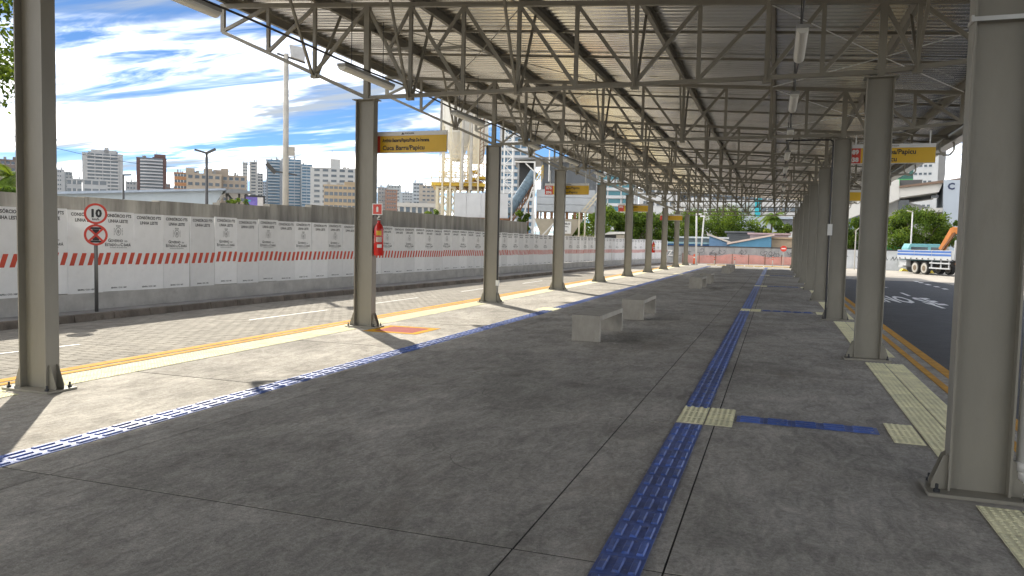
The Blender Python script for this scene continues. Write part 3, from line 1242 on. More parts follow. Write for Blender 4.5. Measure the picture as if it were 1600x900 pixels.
c = lambda k: Y1 + SP * k
route_sign(-7.08, -5.49, c(1) + .18, 3.13, 3.51, None, ['Antônio Bezerra/Papicu/Praia De Iracema', 'Cuca Barra/Papicu'], 'yellow route sign hanging beside the column with the fire extinguisher', 4.06)
route_sign(-7.60, -6.05, c(3) + .30, 3.23, 3.62, ['076', '096'], ['Conj. Cidade/Papicu', 'Aeroporto/Papicu'], 'yellow route sign with red number block behind the fourth left column', 4.06)
route_sign(-7.60, -6.1, c(5) + .3, 3.23, 3.62, ['092'], ['Cidade/Papicu', ''], 'yellow route sign behind the sixth left column', 4.06)
route_sign(-7.35, -5.9, c(7) + .3, 3.23, 3.62, None, ['Papicu', ''], 'small far yellow route sign behind the eighth left column', 4.06)
route_sign(1.40, 3.17, c(2) + .12, 3.50, 3.93, ['089', '038'], ['Parangaba/Papicu', 'Papicu'], 'yellow route sign with red number block over the asphalt road edge', 4.2, ends=(2.79, 2.42))
route_sign(1.50, 3.2, c(4) + .2, 3.42, 3.84, None, ['Cidade 2000', 'Imprensa'], 'yellow route sign half hidden farther along the asphalt road edge', 4.2)


# fire extinguishers with their wall signs
def extinguisher(x, y, z, label):
    root = thing('fire_extinguisher', label, 'extinguisher', (x, y, z), group='fire extinguishers')
    r = .085
    prof = [(0.0, .0), (r * .9, .0), (r, .02), (r, .46), (r * .85, .52), (r * .45, .565), (.03, .58), (.03, .62)]
    n = 18
    vs, fs = [], []
    for (q_, zz_) in prof:
        vs += [(q_ * math.cos(2 * math.pi * k / n), q_ * math.sin(2 * math.pi * k / n), zz_) for k in range(n)]
    for i in range(len(prof) - 1):
        fs += [(i * n + k, i * n + (k + 1) % n, (i + 1) * n + (k + 1) % n, (i + 1) * n + k) for k in range(n)]
    MB().add(vs, fs).build('cylinder', EXTR, root, smooth=True)
    MB().tube([(0, 0, .60), (0, 0, .66)], .026, 10).build('valve', DARK, root)
    m = MB().bar((-.02, -.01, .66), (.06, -.09, .70), .022, .014)
    m.bar((-.02, -.01, .645), (.07, -.10, .64), .022, .010)
    m.build('handle', WHITE, root)
    MB().tube([(0, 0, .64), (-.05, -.02, .74), (-.105, -.03, .70), (-.115, -.03, .55), (-.105, -.02, .30)], .013, 8).build('hose', CABLE, root)

    def wrap(z0, z1, a0, a1, material, name):
        vs, k_ = [], 6
        for zz_ in (z0, z1):
            vs += [((r + .0015) * math.cos(R(a0 + (a1 - a0) * k / k_)), (r + .0015) * math.sin(R(a0 + (a1 - a0) * k / k_)), zz_) for k in range(k_ + 1)]
        MB().add(vs, [(k, k + 1, k + k_ + 2, k + k_ + 1) for k in range(k_)]).build(name, material, root)

    wrap(.36, .44, 270, 330, SIGNY, 'yellow_label')
    wrap(.24, .33, 265, 335, mat('printed_label', (0.5, 0.42, 0.38), 0.5, 0, 0.5, 60), 'print_label')
    wrap(.14, .20, 280, 335, WHITE, 'white_label')
    wrap(.22, .36, 215, 250, mat('printed_label_red', (0.5, 0.16, 0.14), 0.5, 0, 0.5, 60), 'side_label')
    MB().box(-.10, -.078, -.02, .02, .40, .44).build('bracket', DARK, root)
    return root


extinguisher(XL + .18 + .10, c(1) - .02, 1.30, 'red fire extinguisher hung on the second left column')
extinguisher(XL + .18 + .10, c(6) - .02, 1.15, 'far red fire extinguisher hung on the seventh left column')
sg = thing('extinguisher_sign', 'small red extinguisher plate on the second left column above the cylinder', 'sign', (XL + .182, c(1) + .05, 2.02))
MB().box(.0, .20, -.135, -.131, 0, .20).build('plate', WHITE, sg)
MB().box(.014, .186, -.1345, -.1355, .014, .186).build('red_field', SIGNR, sg)
m = MB()
m.add([(.08, -.137, .05), (.12, -.137, .05), (.12, -.137, .13), (.10, -.137, .155), (.08, -.137, .13)], [(0, 1, 2, 3, 4)])
m.build('symbol', WHITE, sg)

# strap, conduit and downpipe on the right columns
yc = c(0)
st = thing('steel_strap', 'thin bright steel strap clamped round the nearest right column', 'strap', (XR, yc, 3.06))
m = MB()
m.box(-.186, .186, -.084, -.080, 0, .028)
m.box(-.186, -.182, -.080, .085, 0, .028)
m.box(.182, .186, -.080, .085, 0, .028)
m.build('band', STAIN, st)
MB().box(-.202, -.187, -.10, -.07, -.006, .034).build('buckle', STAIN, st)
dp = thing('downpipe', 'white rainwater downpipe with elbow at the right frame edge', 'pipe', (XR + .265, yc - .02, 0))
MB().tube([(0, 0, .20), (0, 0, 4.5)], .055, 16).build('pipe', PVC, dp, smooth=True)
MB().tube([(0, 0, .22), (0, 0, .16), (.03, -.01, .08), (.09, -.03, .055), (.25, -.08, .06)], [.057, .057, .057, .057, .057], 16).build('elbow', PVC, dp, smooth=True)
MB().tube([(0, 0, .20), (0, 0, .26)], .063, 16).build('socket', PVC, dp, smooth=True)
cd = thing('conduit', 'black cable conduit climbing the third right column to the roof', 'conduit', (XR - .21, c(2), 0))
m = MB().tube([(0, -.10, .02), (0, -.10, 3.9), (0.0, -.10, 3.98), (-.06, -.10, 4.02), (-1.0, -.10, 4.02)], .018, 8)
m.build('pipe', CABLE, cd)
bx_ = MB().box(-.04, .06, -.16, -.12, 1.9, 2.15)
bx_.build('switch_box', WHITE, cd)
cd2 = thing('conduit', 'black conduit on the edge of the third left column', 'conduit', (XL + .205, c(2), 0))
MB().tube([(0, -.09, .55), (0, -.09, 4.0)], .022, 8).build('pipe', CABLE, cd2)
MB().box(-.03, .05, -.12, -.06, .46, .60).build('junction_box', WHITE, cd2)

# ================================================================== road signs and poles on the left
P = gp(151, 487, WALK)
sp_ = thing('speed_sign', 'red ringed 10 km/h sign above a no stopping sign on one grey post', 'road sign', (P.x, P.y, WALK), rz=math.atan2(P.y, P.x) - math.pi / 2)
MB().tube([(0, 0, 0), (0, 0, at(150, 340, math.hypot(P.x, P.y)).z - WALK)], .038, 10).build('post', mat('dark_galvanised_post', (0.16, 0.16, 0.155), 0.45, 0.5), sp_, smooth=True)


def round_sign(z, r, kind):
    m = MB()
    m.disc((0, -.045, z), r, 32)
    m.disc((0, -.041, z), r, 32)
    pl = m.build('plate', SIGNW, sp_)
    MB().disc((0, -.048, z), r, 32, r0=r * .80).build('ring', SIGNR, pl)
    m = MB()
    if kind == 0:
        put_text(m, '10', r * 1.02, 0, z - r * .30, .012, y=-.047)
        put_text(m, 'km/h', r * .30, 0, z - r * .62, .002, y=-.047)
        m.build('numerals', BLACK, pl)
    else:
        for s in (1, -1):
            m.add([(-.11, -.0465, z + s * .145 - .022), (.11, -.0465, z + s * .145 - .022), (.11, -.0465, z + s * .145 + .022), (-.11, -.0465, z + s * .145 + .022)], [(0, 1, 2, 3)])
        m.add([(-.07, -.0462, z + .12), (.07, -.0462, z + .12), (.035, -.0462, z), (.07, -.0462, z - .12), (-.07, -.0462, z - .12), (-.035, -.0462, z)], [(0, 1, 2, 3, 4, 5)])
        m.build('letter', BLACK, pl)
        b_ = MB()
        for s in (1, -1):
            a = r * .60
            b_.bar((-a, -.0485, z - s * a), (a, -.0485, z + s * a), .002, .042, up=(0, 0, 1))
        b_.build('cross', SIGNR, pl)


dd = math.hypot(P.x, P.y)
zs = lambda py: at(150, py, dd).z - WALK
round_sign(zs(334), (zs(318) - zs(350.5)) / 2, 0)
round_sign(zs(367), (zs(351) - zs(384)) / 2, 1)


def lamp_pole(px, pytop, pybase, D, label, kind, arm=1.5):
    b = at(px, pybase, D)
    t_ = at(px, pytop, D)
    rz = math.atan2(b.y, b.x) - math.pi / 2
    root = thing('street_lamp' if kind != 'flood' else 'floodlight_pole', label, 'street lamp', (b.x, b.y, ROAD), rz)
    H = t_.z - ROAD
    if kind == 'flood':
        MB().tube([(0, 0, 0), (0, 0, H)], [.14, .10], 12).build('pole', POLE, root, smooth=True)
        MB().bar((-.35, 0, H - .02), (.75, -.1, H - .32), .07).build('cross_arm', LAMPOST, root)
        m = MB()
        m.poly([(.18, H - .15), (.72, H - .30), (.75, H + .22), (.12, H + .32)], -.32, -.12)
        m.build('floodlight', mat('floodlight_body', (0.42, 0.42, 0.42), 0.5, 0.3), root)
        MB().box(.10, .36, -.1, .1, H * .56, H * .56 + .35).build('switch_box', POLE, root)
        MB().bar((-.55, 0, H * .49), (.45, 0, H * .475), .06).build('bracket_arm', LAMPOST, root)
        MB().bar((-.75, 0, H * .52), (-.4, 0, H * .48), .16).build('lamp_head', LAMPOST, root)
    elif kind == 'double':
        MB().tube([(0, 0, 0), (0, 0, H)], [.11, .07], 10).build('pole', LAMPOST, root, smooth=True)
        MB().bar((0, 0, H - .05), (-arm, 0, H + .12), .16, .10).build('lamp_head', LAMPOST, root)
        MB().bar((0, 0, H - .05), (arm * .75, 0, H + .22), .22, .14).build('lamp_head', LAMPOST, root)
    else:
        MB().tube([(0, 0, 0), (0, 0, H)], [.10, .06], 10).build('pole', LAMPOST, root, smooth=True)
        MB().bar((0, 0, H - .02), (arm, 0, H + .02), .2, .10).build('lamp_head', LAMPOST, root)
    return root


lamp_pole(446, 84, 345, 33, 'tall pale pole with a floodlight rising behind the concrete wall', 'flood')
lamp_pole(323, 238, 315, 48, 'dark street lamp with two heads before the beige building', 'double', .65)
lamp_pole(193, 273, 315, 60, 'slim dark street lamp beside the brown striped tower', 'single', .5)
m = MB()
A, B_ = at(-60, 186, 70), at(470, 242, 85)
m.tube([A + (B_ - A) * (k / 14) + Vector((0, 0, -2.3 * 4 * (k / 14) * (1 - k / 14))) for k in range(15)], .018, 5)
tag(m.build('overhead_wire', CABLE), 'thin overhead wire sagging across the sky on the left', 'wire')

# ================================================================== SKYLINE
BC = {}


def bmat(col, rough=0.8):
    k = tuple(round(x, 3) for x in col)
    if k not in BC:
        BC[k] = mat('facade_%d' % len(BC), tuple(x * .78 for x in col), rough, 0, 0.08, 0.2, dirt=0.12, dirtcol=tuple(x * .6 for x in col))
    return BC[k]


def building(name, label, px0, px1, pyt, D, col, style='grid', floor=3.0, depth=14, n=4, band=(0.62, 0.62, 0.62), blocks=(), glass=GLASS, wy=1.2, m0=.10, rows=None, antenna=None, cat='building', groundless=True, turn=0.0):
    A, B = at(px0, pyt, D), at(px1, pyt, D)
    A0 = (A + B) / 2
    w = (Vector((B.x, B.y)) - Vector((A.x, A.y))).length
    H = A0.z - ROAD
    rz = math.atan2(A0.y, A0.x) - math.pi / 2 + turn
    root = thing(name, label, cat, (A0.x, A0.y, ROAD), rz)
    fm_ = bmat(col)
    MB().box(-w / 2, w / 2, 0, depth, 0, H).build('wall', fm_, root)
    MB().box(-w / 2 - .15, w / 2 + .15, -.15, depth + .15, H - .35, H + .25).build('parapet', fm_, root)
    nf = int(H / floor)
    win, bands = MB(), MB()
    for k in range(nf):
        z = H - (k + 1) * floor + .3
        if z < 2:
            break
        if rows and k >= rows:
            break
        if style == 'grid':
            p = w * (1 - 2 * m0) / n
            for i in range(n):
                x = -w / 2 + w * m0 + p * (i + .5)
                win.box(x - p * .32, x + p * .32, -.04, .2, z + .8, z + .8 + wy)
                bands.box(x - p * .36, x + p * .36, -.12, .0, z + .66, z + .78)
        elif style == 'balcony':
            win.box(-w / 2 + w * m0, w / 2 - w * m0, -.05, .2, z + 1.05, z + 2.65)
            bands.box(-w / 2 + w * m0 * .8, w / 2 - w * m0 * .8, -1.2, .0, z - .15, z + .95)
            for i in range(n + 1):
                x = -w / 2 + w * m0 + w * (1 - 2 * m0) * i / n
                bands.box(x - .25, x + .25, -.35, .05, z + .95, z + 2.85)
        elif style == 'curved':
            # bowed balcony bands
            seg = 10
            for i in range(seg):
                a0, a1 = -1 + 2 * i / seg, -1 + 2 * (i + 1) / seg
                f_ = lambda a: -(0.8 + 2.2 * (1 - a * a))
                xw = w / 2 - w * m0
                bands.hexa([(a0 * xw, 0, z - .1), (a1 * xw, 0, z - .1), (a1 * xw, f_(a1), z - .1), (a0 * xw, f_(a0), z - .1),
                            (a0 * xw, 0, z + 1.1), (a1 * xw, 0, z + 1.1), (a1 * xw, f_(a1), z + 1.1), (a0 * xw, f_(a0), z + 1.1)])
            win.box(-xw, xw, -.3, .2, z + 1.1, z + 2.7)
        elif style == 'strip':
            win.box(-w / 2 + w * m0, w / 2 - w * m0, -.05, .2, z + .9, z + .9 + wy)
            for i in range(1, n):
                x = -w / 2 + w * m0 + w * (1 - 2 * m0) * i / n
                bands.box(x - .15, x + .15, -.1, .05, z + .9, z + .9 + wy)
    if win.v:
        stuff(win.build('window', glass, root))
    if bands.v:
        stuff(bands.build('balcony' if style in ('balcony', 'curved') else 'sill', bmat(band), root))
    for (b0, b1, bt) in blocks:
        a, b_ = at(b0, bt, D), at(b1, bt, D)
        ex = Vector((math.cos(rz), math.sin(rz), 0))
        xa, xb = (a - A0).dot(ex), (b_ - A0).dot(ex)
        h = (a.z + b_.z) / 2 - ROAD
        MB().box(xa, xb, depth * .1, depth * .8, H, h).build('roof_block', fm_, root)
    rr_ = random.Random(int(px0 * 7 + pyt))
    if style != 'none':
        for q_ in range(3):
            bw, bh = w * rr_.uniform(.05, .12), rr_.uniform(.012, .035) * D * .12
            bx0 = rr_.uniform(-w * .45, w * .38)
            MB().box(bx0, bx0 + bw, depth * .15, depth * .4, H + .25, H + .25 + bh).build('roof_unit', bmat((0.36, 0.36, 0.35)), root)
    if antenna:
        a = at(antenna[0], antenna[1], D)
        ex = Vector((math.cos(rz), math.sin(rz), 0))
        xa = (a - A0).dot(ex)
        MB().tube([(xa, depth * .4, H - .5), (xa, depth * .4, a.z - ROAD)], .12, 6).build('antenna', LAMPOST, root)
    return root


LG, WG = (0.40, 0.41, 0.42), (0.52, 0.53, 0.54)
building('apartment_tower', 'grey brown block at the far left edge behind palm leaves', -30, 30, 249, 420, (0.20, 0.17, 0.16), 'grid', 3, n=6, blocks=((20, 30, 245),))
building('apartment_block', 'plain pale slab tower just right of the nearest left column', 84, 101, 265, 620, (0.42, 0.44, 0.46), 'grid', 3, n=2, m0=.3)
building('apartment_block', 'narrow dark and pale tower beside the plain slab tower', 101, 113, 269, 640, (0.28, 0.31, 0.33), 'grid', 3, n=2)
building('office_block', 'low white banded office block in front of the tall balcony tower', 104, 128, 280, 330, (0.40, 0.42, 0.44), 'strip', 3, n=3, m0=.04, wy=1.4)
building('office_block', 'low white banded office wing with blank white end wall', 130, 168, 281, 330, (0.46, 0.48, 0.5), 'strip', 3, n=3, m0=.05, wy=1.4)
building('apartment_tower', 'tall pale apartment tower with stacked balconies and stepped roof', 128, 192, 240, 750, (0.47, 0.48, 0.49), 'balcony', 2.95, n=4, m0=.12, depth=22, band=(0.55, 0.56, 0.57), blocks=((142, 182, 234), (163, 170, 230)), antenna=(158, 224))
building('apartment_block', 'small grey block between the balcony tower and the brown tower', 196, 214, 284, 600, (0.33, 0.34, 0.36), 'grid', 3, n=3)
building('office_tower', 'brown tower with bowed white balcony bands', 213, 260, 247, 800, (0.15, 0.09, 0.085), 'curved', 3.0, m0=.12, band=(0.56, 0.57, 0.6), depth=24, blocks=((241, 259, 241), (238, 243, 245)), antenna=(245, 233))
building('apartment_block', 'little brown annex right of the brown banded tower', 258, 266, 288, 700, (0.17, 0.12, 0.11), 'grid', 3, n=1)
building('apartment_block', 'orange edged block with white balcony strips', 272, 292, 270, 420, (0.42, 0.22, 0.11), 'strip', 3.0, n=4, m0=.02, wy=1.3, band=(0.6, 0.58, 0.54))
building('apartment_block', 'long beige four storey block with dark windows', 291, 346, 272, 370, (0.44, 0.38, 0.31), 'grid', 3.1, n=5, wy=1.35, m0=.02, band=(0.4, 0.35, 0.3), blocks=((290, 304, 262), (318, 332, 263)))
building('apartment_block', 'tan wing with dark windows right of the beige block', 346, 385, 275, 375, (0.40, 0.34, 0.28), 'grid', 3.1, n=4, wy=1.35, m0=.03, blocks=((333, 345, 265), (345, 357, 263)), antenna=(351, 254))
building('apartment_tower', 'slim pale tower with small square windows', 379, 387, 254, 760, (0.50, 0.51, 0.51), 'grid', 3, n=2)
building('apartment_tower', 'slim pale tower with blank side wall', 390, 402, 253, 780, (0.49, 0.49, 0.48), 'grid', 3, n=1, m0=.05)
building('apartment_tower', 'distant grey balcony tower right of the slim pale towers', 402, 411, 271, 820, (0.36, 0.38, 0.4), 'balcony', 3, n=2)
building('apartment_tower', 'blue glass tower with rounded balconies left of the floodlight pole', 416, 440, 250, 800, (0.33, 0.36, 0.4), 'curved', 3, m0=.12, band=(0.44, 0.50, 0.56), depth=20, glass=mat('blue_glass', (0.08, 0.16, 0.24), 0.2))
building('apartment_tower', 'wide blue grey tower with long balconies behind the floodlight pole', 440, 471, 249, 800, (0.36, 0.40, 0.44), 'balcony', 3, n=3, m0=.04, band=(0.48, 0.53, 0.58), depth=20, glass=mat('blue_glass', (0.08, 0.16, 0.24), 0.2))
building('apartment_tower', 'lower blue glass wing right of the floodlight pole', 471, 488, 257, 790, (0.25, 0.32, 0.38), 'balcony', 3, n=2, m0=.04, band=(0.42, 0.48, 0.54), depth=20, glass=mat('blue_glass', (0.08, 0.16, 0.24), 0.2))
building('office_block', 'white block with grey panels and rooftop tower and antennas', 485, 558, 263, 465, (0.52, 0.53, 0.53), 'grid', 3.05, n=5, m0=.05, wy=1.3, band=(0.36, 0.4, 0.38), blocks=((516, 532, 248),), antenna=(519, 233))
building('office_block', 'ochre block with blue grey ledges left of the extinguisher column', 506, 558, 290, 300, (0.46, 0.36, 0.24), 'strip', 2.5, n=7, wy=1.3, m0=.02, band=(0.5, 0.40, 0.28), blocks=((538, 558, 284),))
building('apartment_block', 'grey tower right of the extinguisher column', 590, 606, 293, 620, (0.34, 0.34, 0.34), 'grid', 3, n=3)
building('apartment_block', 'red brick patterned block beside the grey tower', 602, 621, 297, 600, (0.30, 0.19, 0.15), 'grid', 3, n=4, band=(0.5, 0.45, 0.42))
building('apartment_block', 'pale round topped tower behind the brick patterned block', 604, 627, 290, 720, (0.42, 0.46, 0.48), 'grid', 3, n=4)
building('apartment_block', 'bluish white tower left of the tan block', 645, 662, 286, 650, (0.45, 0.50, 0.54), 'strip', 3, n=3, m0=.1)
building('apartment_block', 'tan block with three window columns near the silos', 655, 684, 290, 560, (0.42, 0.38, 0.33), 'grid', 3, n=3, m0=.15)
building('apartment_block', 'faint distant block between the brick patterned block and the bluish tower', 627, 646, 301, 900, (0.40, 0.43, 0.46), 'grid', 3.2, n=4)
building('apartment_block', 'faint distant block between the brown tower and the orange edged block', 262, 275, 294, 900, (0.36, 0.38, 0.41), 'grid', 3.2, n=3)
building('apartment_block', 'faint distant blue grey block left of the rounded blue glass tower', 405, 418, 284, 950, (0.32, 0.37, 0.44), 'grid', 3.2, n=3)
building('terrace_houses', 'row of white houses with brown roofs and black windows over the wall', 622, 690, 320, 120, (0.58, 0.56, 0.52), 'grid', 2.6, n=7, wy=1.1, m0=.02, depth=9, rows=1, cat='houses', band=(0.36, 0.24, 0.1))
o = building('apartment_tower', 'white and blue tower with stacked balconies behind the conveyor', 782, 838, 170, 330, (0.55, 0.56, 0.58), 'balcony', 3.0, n=5, m0=.05, band=(0.60, 0.62, 0.64), depth=16, glass=mat('blue_glass', (0.08, 0.16, 0.24), 0.2))
building('apartment_tower', 'white tower with turquoise trim behind the fifth left column', 925, 1000, 225, 300, (0.58, 0.60, 0.62), 'balcony', 3.0, n=3, m0=.08, band=(0.62, 0.64, 0.66), depth=16, glass=mat('teal_glass', (0.06, 0.2, 0.24), 0.2))
building('hospital_block', 'plain pale block rising behind the far trees', 1000, 1062, 268, 210, (0.60, 0.61, 0.62), 'grid', 3.4, n=5, m0=.08, depth=20)
building('hospital_block', 'long white block with dark window band beyond the platform end', 1062, 1180, 318, 170, (0.66, 0.66, 0.65), 'grid', 3.2, n=6, m0=.05, depth=20, wy=1.0, blocks=((1075, 1110, 308),))
building('hospital_block', 'stepped white upper storeys under the far end of the roof', 1040, 1260, 300, 230, (0.62, 0.62, 0.62), 'strip', 3.4, n=12, m0=.03, depth=24, wy=1.5)
building('hospital_block', 'pale blue grey low block behind the palm tree', 1155, 1262, 341, 150, (0.42, 0.48, 0.55), 'none', 3.2, depth=20)
tw = building('stair_tower', 'turquoise stair tower beyond the palm tree', 1180, 1189, 312, 165, (0.04, 0.42, 0.48), 'none', 3, depth=4)
building('apartment_tower', 'tall pale tower with dark centre stripe at the right edge of the sky', 1423, 1470, 190, 330, (0.58, 0.60, 0.62), 'grid', 3.0, n=4, m0=.18, depth=18, wy=.8, band=(0.5, 0.55, 0.62))
building('apartment_tower', 'narrow grey side wing of the pale right tower', 1466, 1482, 176, 345, (0.42, 0.42, 0.42), 'none', depth=18)

# white building with a lettered end wall on the right
D = 120
A0 = at(1400, 300, D)
rz = math.atan2(A0.y, A0.x) - math.pi / 2
wb = thing('white_building', 'white sloping commercial building with a dark letter C on its grey end wall', 'building', (A0.x, A0.y, ROAD), rz)
ex = Vector((math.cos(rz), math.sin(rz), 0))
lx = lambda px, py: (at(px, py, D) - A0).dot(ex)
lz = lambda px, py: at(px, py, D).z - ROAD
wm = bmat((0.68, 0.67, 0.64))
m = MB()
m.poly([(lx(1290, 400), 0), (lx(1474, 400), 0), (lx(1474, 328), lz(1474, 328)), (lx(1405, 311), lz(1405, 311)), (lx(1290, 311), lz(1290, 311))], 2.0, 18)
m.build('wall', bmat((0.50, 0.51, 0.52)), wb)
m = MB()
m.poly([(lx(1396, 311), lz(1396, 311)), (lx(1466, 301), lz(1466, 301)), (lx(1474, 284), lz(1474, 284)), (lx(1404, 293), lz(1404, 293))], -1.5, 16)
m.build('canopy_band', wm, wb)
m = MB()
m.poly([(lx(1320, 282), lz(1390, 282)), (lx(1405, 282), lz(1405, 282)), (lx(1405, 312), lz(1405, 312)), (lx(1320, 345), lz(1320, 345))], -1.6, 14)
m.build('front_block', wm, wb)
m = MB()
m.poly([(lx(1473, 385), 0), (lx(1530, 385), 0), (lx(1530, 283), lz(1530, 283)), (lx(1473, 283), lz(1473, 283))], -2.2, 15)
m.build('end_wall', bmat((0.46, 0.52, 0.60)), wb)
m = MB()
m.poly([(lx(1405, 292), lz(1405, 292)), (lx(1535, 275), lz(1535, 275)), (lx(1535, 280), lz(1535, 280)), (lx(1405, 295), lz(1405, 295))], -2.0, 14)
m.build('tiled_roof_edge', bmat((0.22, 0.15, 0.11)), wb)
m = MB()
m.box(lx(1405, 300), lx(1440, 300), -1.0, 1.0, lz(1405, 292), lz(1405, 282))
m.build('roof_mesh', bmat((0.12, 0.12, 0.12)), wb)
m = MB()
put_text(m, 'C', (lz(1484, 288) - lz(1484, 300)) * 1.15, lx(1484.5, 296), lz(1484, 297.5), .05, y=-2.25)
m.build('lettering', mat('navy_lettering', (0.02, 0.03, 0.08), 0.5), wb)
m = MB()
m.poly([(lx(1438, 327), lz(1438, 327)), (lx(1474, 325), lz(1474, 325)), (lx(1480, 331), lz(1480, 331)), (lx(1450, 333), lz(1450, 333))], -1.2, 1.99)
m.build('ledge', wm, wb)
m = MB()
m.box(lx(1404, 315), lx(1421, 315), 1.9, 2.6, lz(1404, 330), lz(1404, 311))
m.box(lx(1456, 305), lx(1468, 305), 1.9, 2.6, lz(1460, 308), lz(1460, 303.5))
stuff(m.build('window', GLASS, wb))
# green billboard with white text lines
b0 = at(1407, 250, 150)
bb = thing('billboard', 'dark green billboard with white lines above the white building', 'billboard', (b0.x, b0.y, ROAD), math.atan2(b0.y, b0.x) - math.pi / 2)
s = 150 / FPX * 1.05
MB().box(-20 * s, 16 * s, 0, .4, b0.z - ROAD - 34 * s, b0.z - ROAD + 8 * s).build('board', mat('dark_green_board', (0.02, 0.09, 0.075), 0.5), bb)
m = MB()
for k, (a, b_) in enumerate(((-8, 13), (-4, 12), (-2, 11))):
    m.box(a * s, b_ * s, -.06, -.01, b0.z - ROAD - (9 + 4 * k) * s, b0.z - ROAD - (7 + 4 * k) * s)
m.build('white_lines', WHITE, bb)
MB().box(-20 * s, 16 * s, -.05, -.005, b0.z - ROAD - 34 * s, b0.z - ROAD - 25 * s).build('green_strip', mat('bright_green_board', (0.05, 0.32, 0.08), 0.5), bb)
for x in (-14, 10):
    MB().tube([(x * s, .5, 0), (x * s, .5, b0.z - ROAD - 30 * s)], .25, 8).build('post', LAMPOST, bb)

# ------------------------------------------------------------------ station roofs over the wall, left
D = 75
ma = mat('pale_metal_roof', (0.50, 0.56, 0.60), 0.45, 0.1, 0.06, 0.4)
A0 = at(200, 315, D)
rz = math.atan2(A0.y, A0.x) - math.pi / 2
ex = Vector((math.cos(rz), math.sin(rz), 0))
LX = lambda px: (at(px, 315, D) - A0).dot(ex)
LZ = lambda px, py: at(px, py, D).z - ROAD
stn = thing('station_roof', 'long pale metal station roof with slanted end over the concrete wall', 'building', (A0.x, A0.y, ROAD), rz)
m = MB()
m.poly([(LX(80), LZ(80, 303)), (LX(351), LZ(351, 297)), (LX(337), LZ(337, 318)), (LX(335), 0), (LX(80), 0)], 0, 12)
m.build('wall', ma, stn)
m = MB()
m.poly([(LX(78), LZ(78, 300)), (LX(352), LZ(352, 294.5)), (LX(352), LZ(352, 297.5)), (LX(78), LZ(78, 304))], -.8, 12.5)
m.build('roof_edge', mat('roof_edge_blue_grey', (0.36, 0.42, 0.50), 0.5), stn)
x = 90.0
while x < 340:
    MB().box(LX(x), LX(x) + .06, -.05, 0, 0, LZ(x, 304)).build('standing_seam', ma, stn)
    x += 8
cv = thing('entrance_canopy', 'flat dark canopy on slanted struts at the end of the station roof', 'canopy', (A0.x, A0.y, ROAD), rz)
m = MB()
m.poly([(LX(352), LZ(352, 302)), (LX(352), LZ(352, 296)), (LX(374), LZ(374, 296.5)), (LX(395), LZ(395, 301)), (LX(393), LZ(393, 303))], -1.5, 8)
m.build('roof', mat('canopy_grey', (0.20, 0.21, 0.22), 0.5), cv)
for a, b_ in ((355, 355), (375, 375), (386, 386)):
    MB().tube([(LX(a), 0, 0), (LX(b_), 0, LZ(b_, 302))], .09, 6).build('post', LAMPOST, cv)
MB().tube([(LX(340), 0, LZ(340, 318)), (LX(352), 0, LZ(352, 302))], .10, 6).build('strut', POLE, cv)
MB().tube([(LX(368), 0, LZ(368, 318)), (LX(356), 0, LZ(356, 302))], .10, 6).build('strut', LAMPOST, cv)
sb = thing('advert_panel', 'dark framed colourful advert panel standing above the wall', 'billboard', (A0.x, A0.y, ROAD), rz)
MB().box(LX(379), LX(411), -2, -1.7, 0, LZ(395, 306)).build('frame', DARK, sb)
MB().box(LX(381), LX(399), -2.05, -2.005, 0, LZ(395, 309)).build('poster', mat('violet_poster', (0.16, 0.12, 0.42), 0.4, 0, .5, 1.0), sb)
MB().box(LX(399), LX(408), -2.05, -2.005, 0, LZ(395, 309)).build('poster', mat('pale_poster', (0.55, 0.52, 0.5), 0.4), sb)
MB().box(LX(382), LX(388), -2.1, -2.055, LZ(395, 316), LZ(395, 313.5)).build('print', mat('cyan_print', (0.05, 0.4, 0.5), 0.4), sb)

# vaulted shelter roofs (dark arches) at the far left
D = 45
arch = mat('grey_vault', (0.30, 0.32, 0.33), 0.6)
for i, (a, b_, top) in enumerate(((-40, 20, 301), (60, 105, 305), (110, 141, 307), (147, 176, 308.5), (185, 205, 311))):
    p0, p1 = at(a, 316, D + i * 3), at(b_, 316, D + i * 3)
    mid = (p0 + p1) / 2
    rz2 = math.atan2(mid.y, mid.x) - math.pi / 2
    w = (p1 - p0).length
    h1 = at((a + b_) / 2, top, D + i * 3).z
    h0 = at((a + b_) / 2, 319, D + i * 3).z - .3
    vt = thing('vaulted_shelter', f'{ORD[i]} low vaulted shelter roof from the left, peeking over the wall', 'shelter', (mid.x, mid.y, ROAD), rz2, 'vaulted shelter roofs behind the wall')
    n = 10
    outer = [(w / 2 * math.cos(math.pi * k / n), h0 - ROAD + (h1 - h0) * math.sin(math.pi * k / n)) for k in range(n + 1)]
    inner = [(x * .88, h0 - ROAD + (z - h0 + ROAD) * .80 - .02) for x, z in reversed(outer)]
    MB().poly(outer + inner, 0, 6).build('vault', mat('pale_vault_rim', (0.5, 0.55, 0.56), 0.5), vt)
    MB().poly([(x * .87, z * 1.0 - .05) for x, z in outer], 1.5, 1.6).build('back_panel', DARK, vt)
    for s in (-1, 1):
        MB().box(s * w / 2 * .97 - .08, s * w / 2 * .97 + .08, .2, .5, 0, h0 - ROAD).build('post', arch, vt)


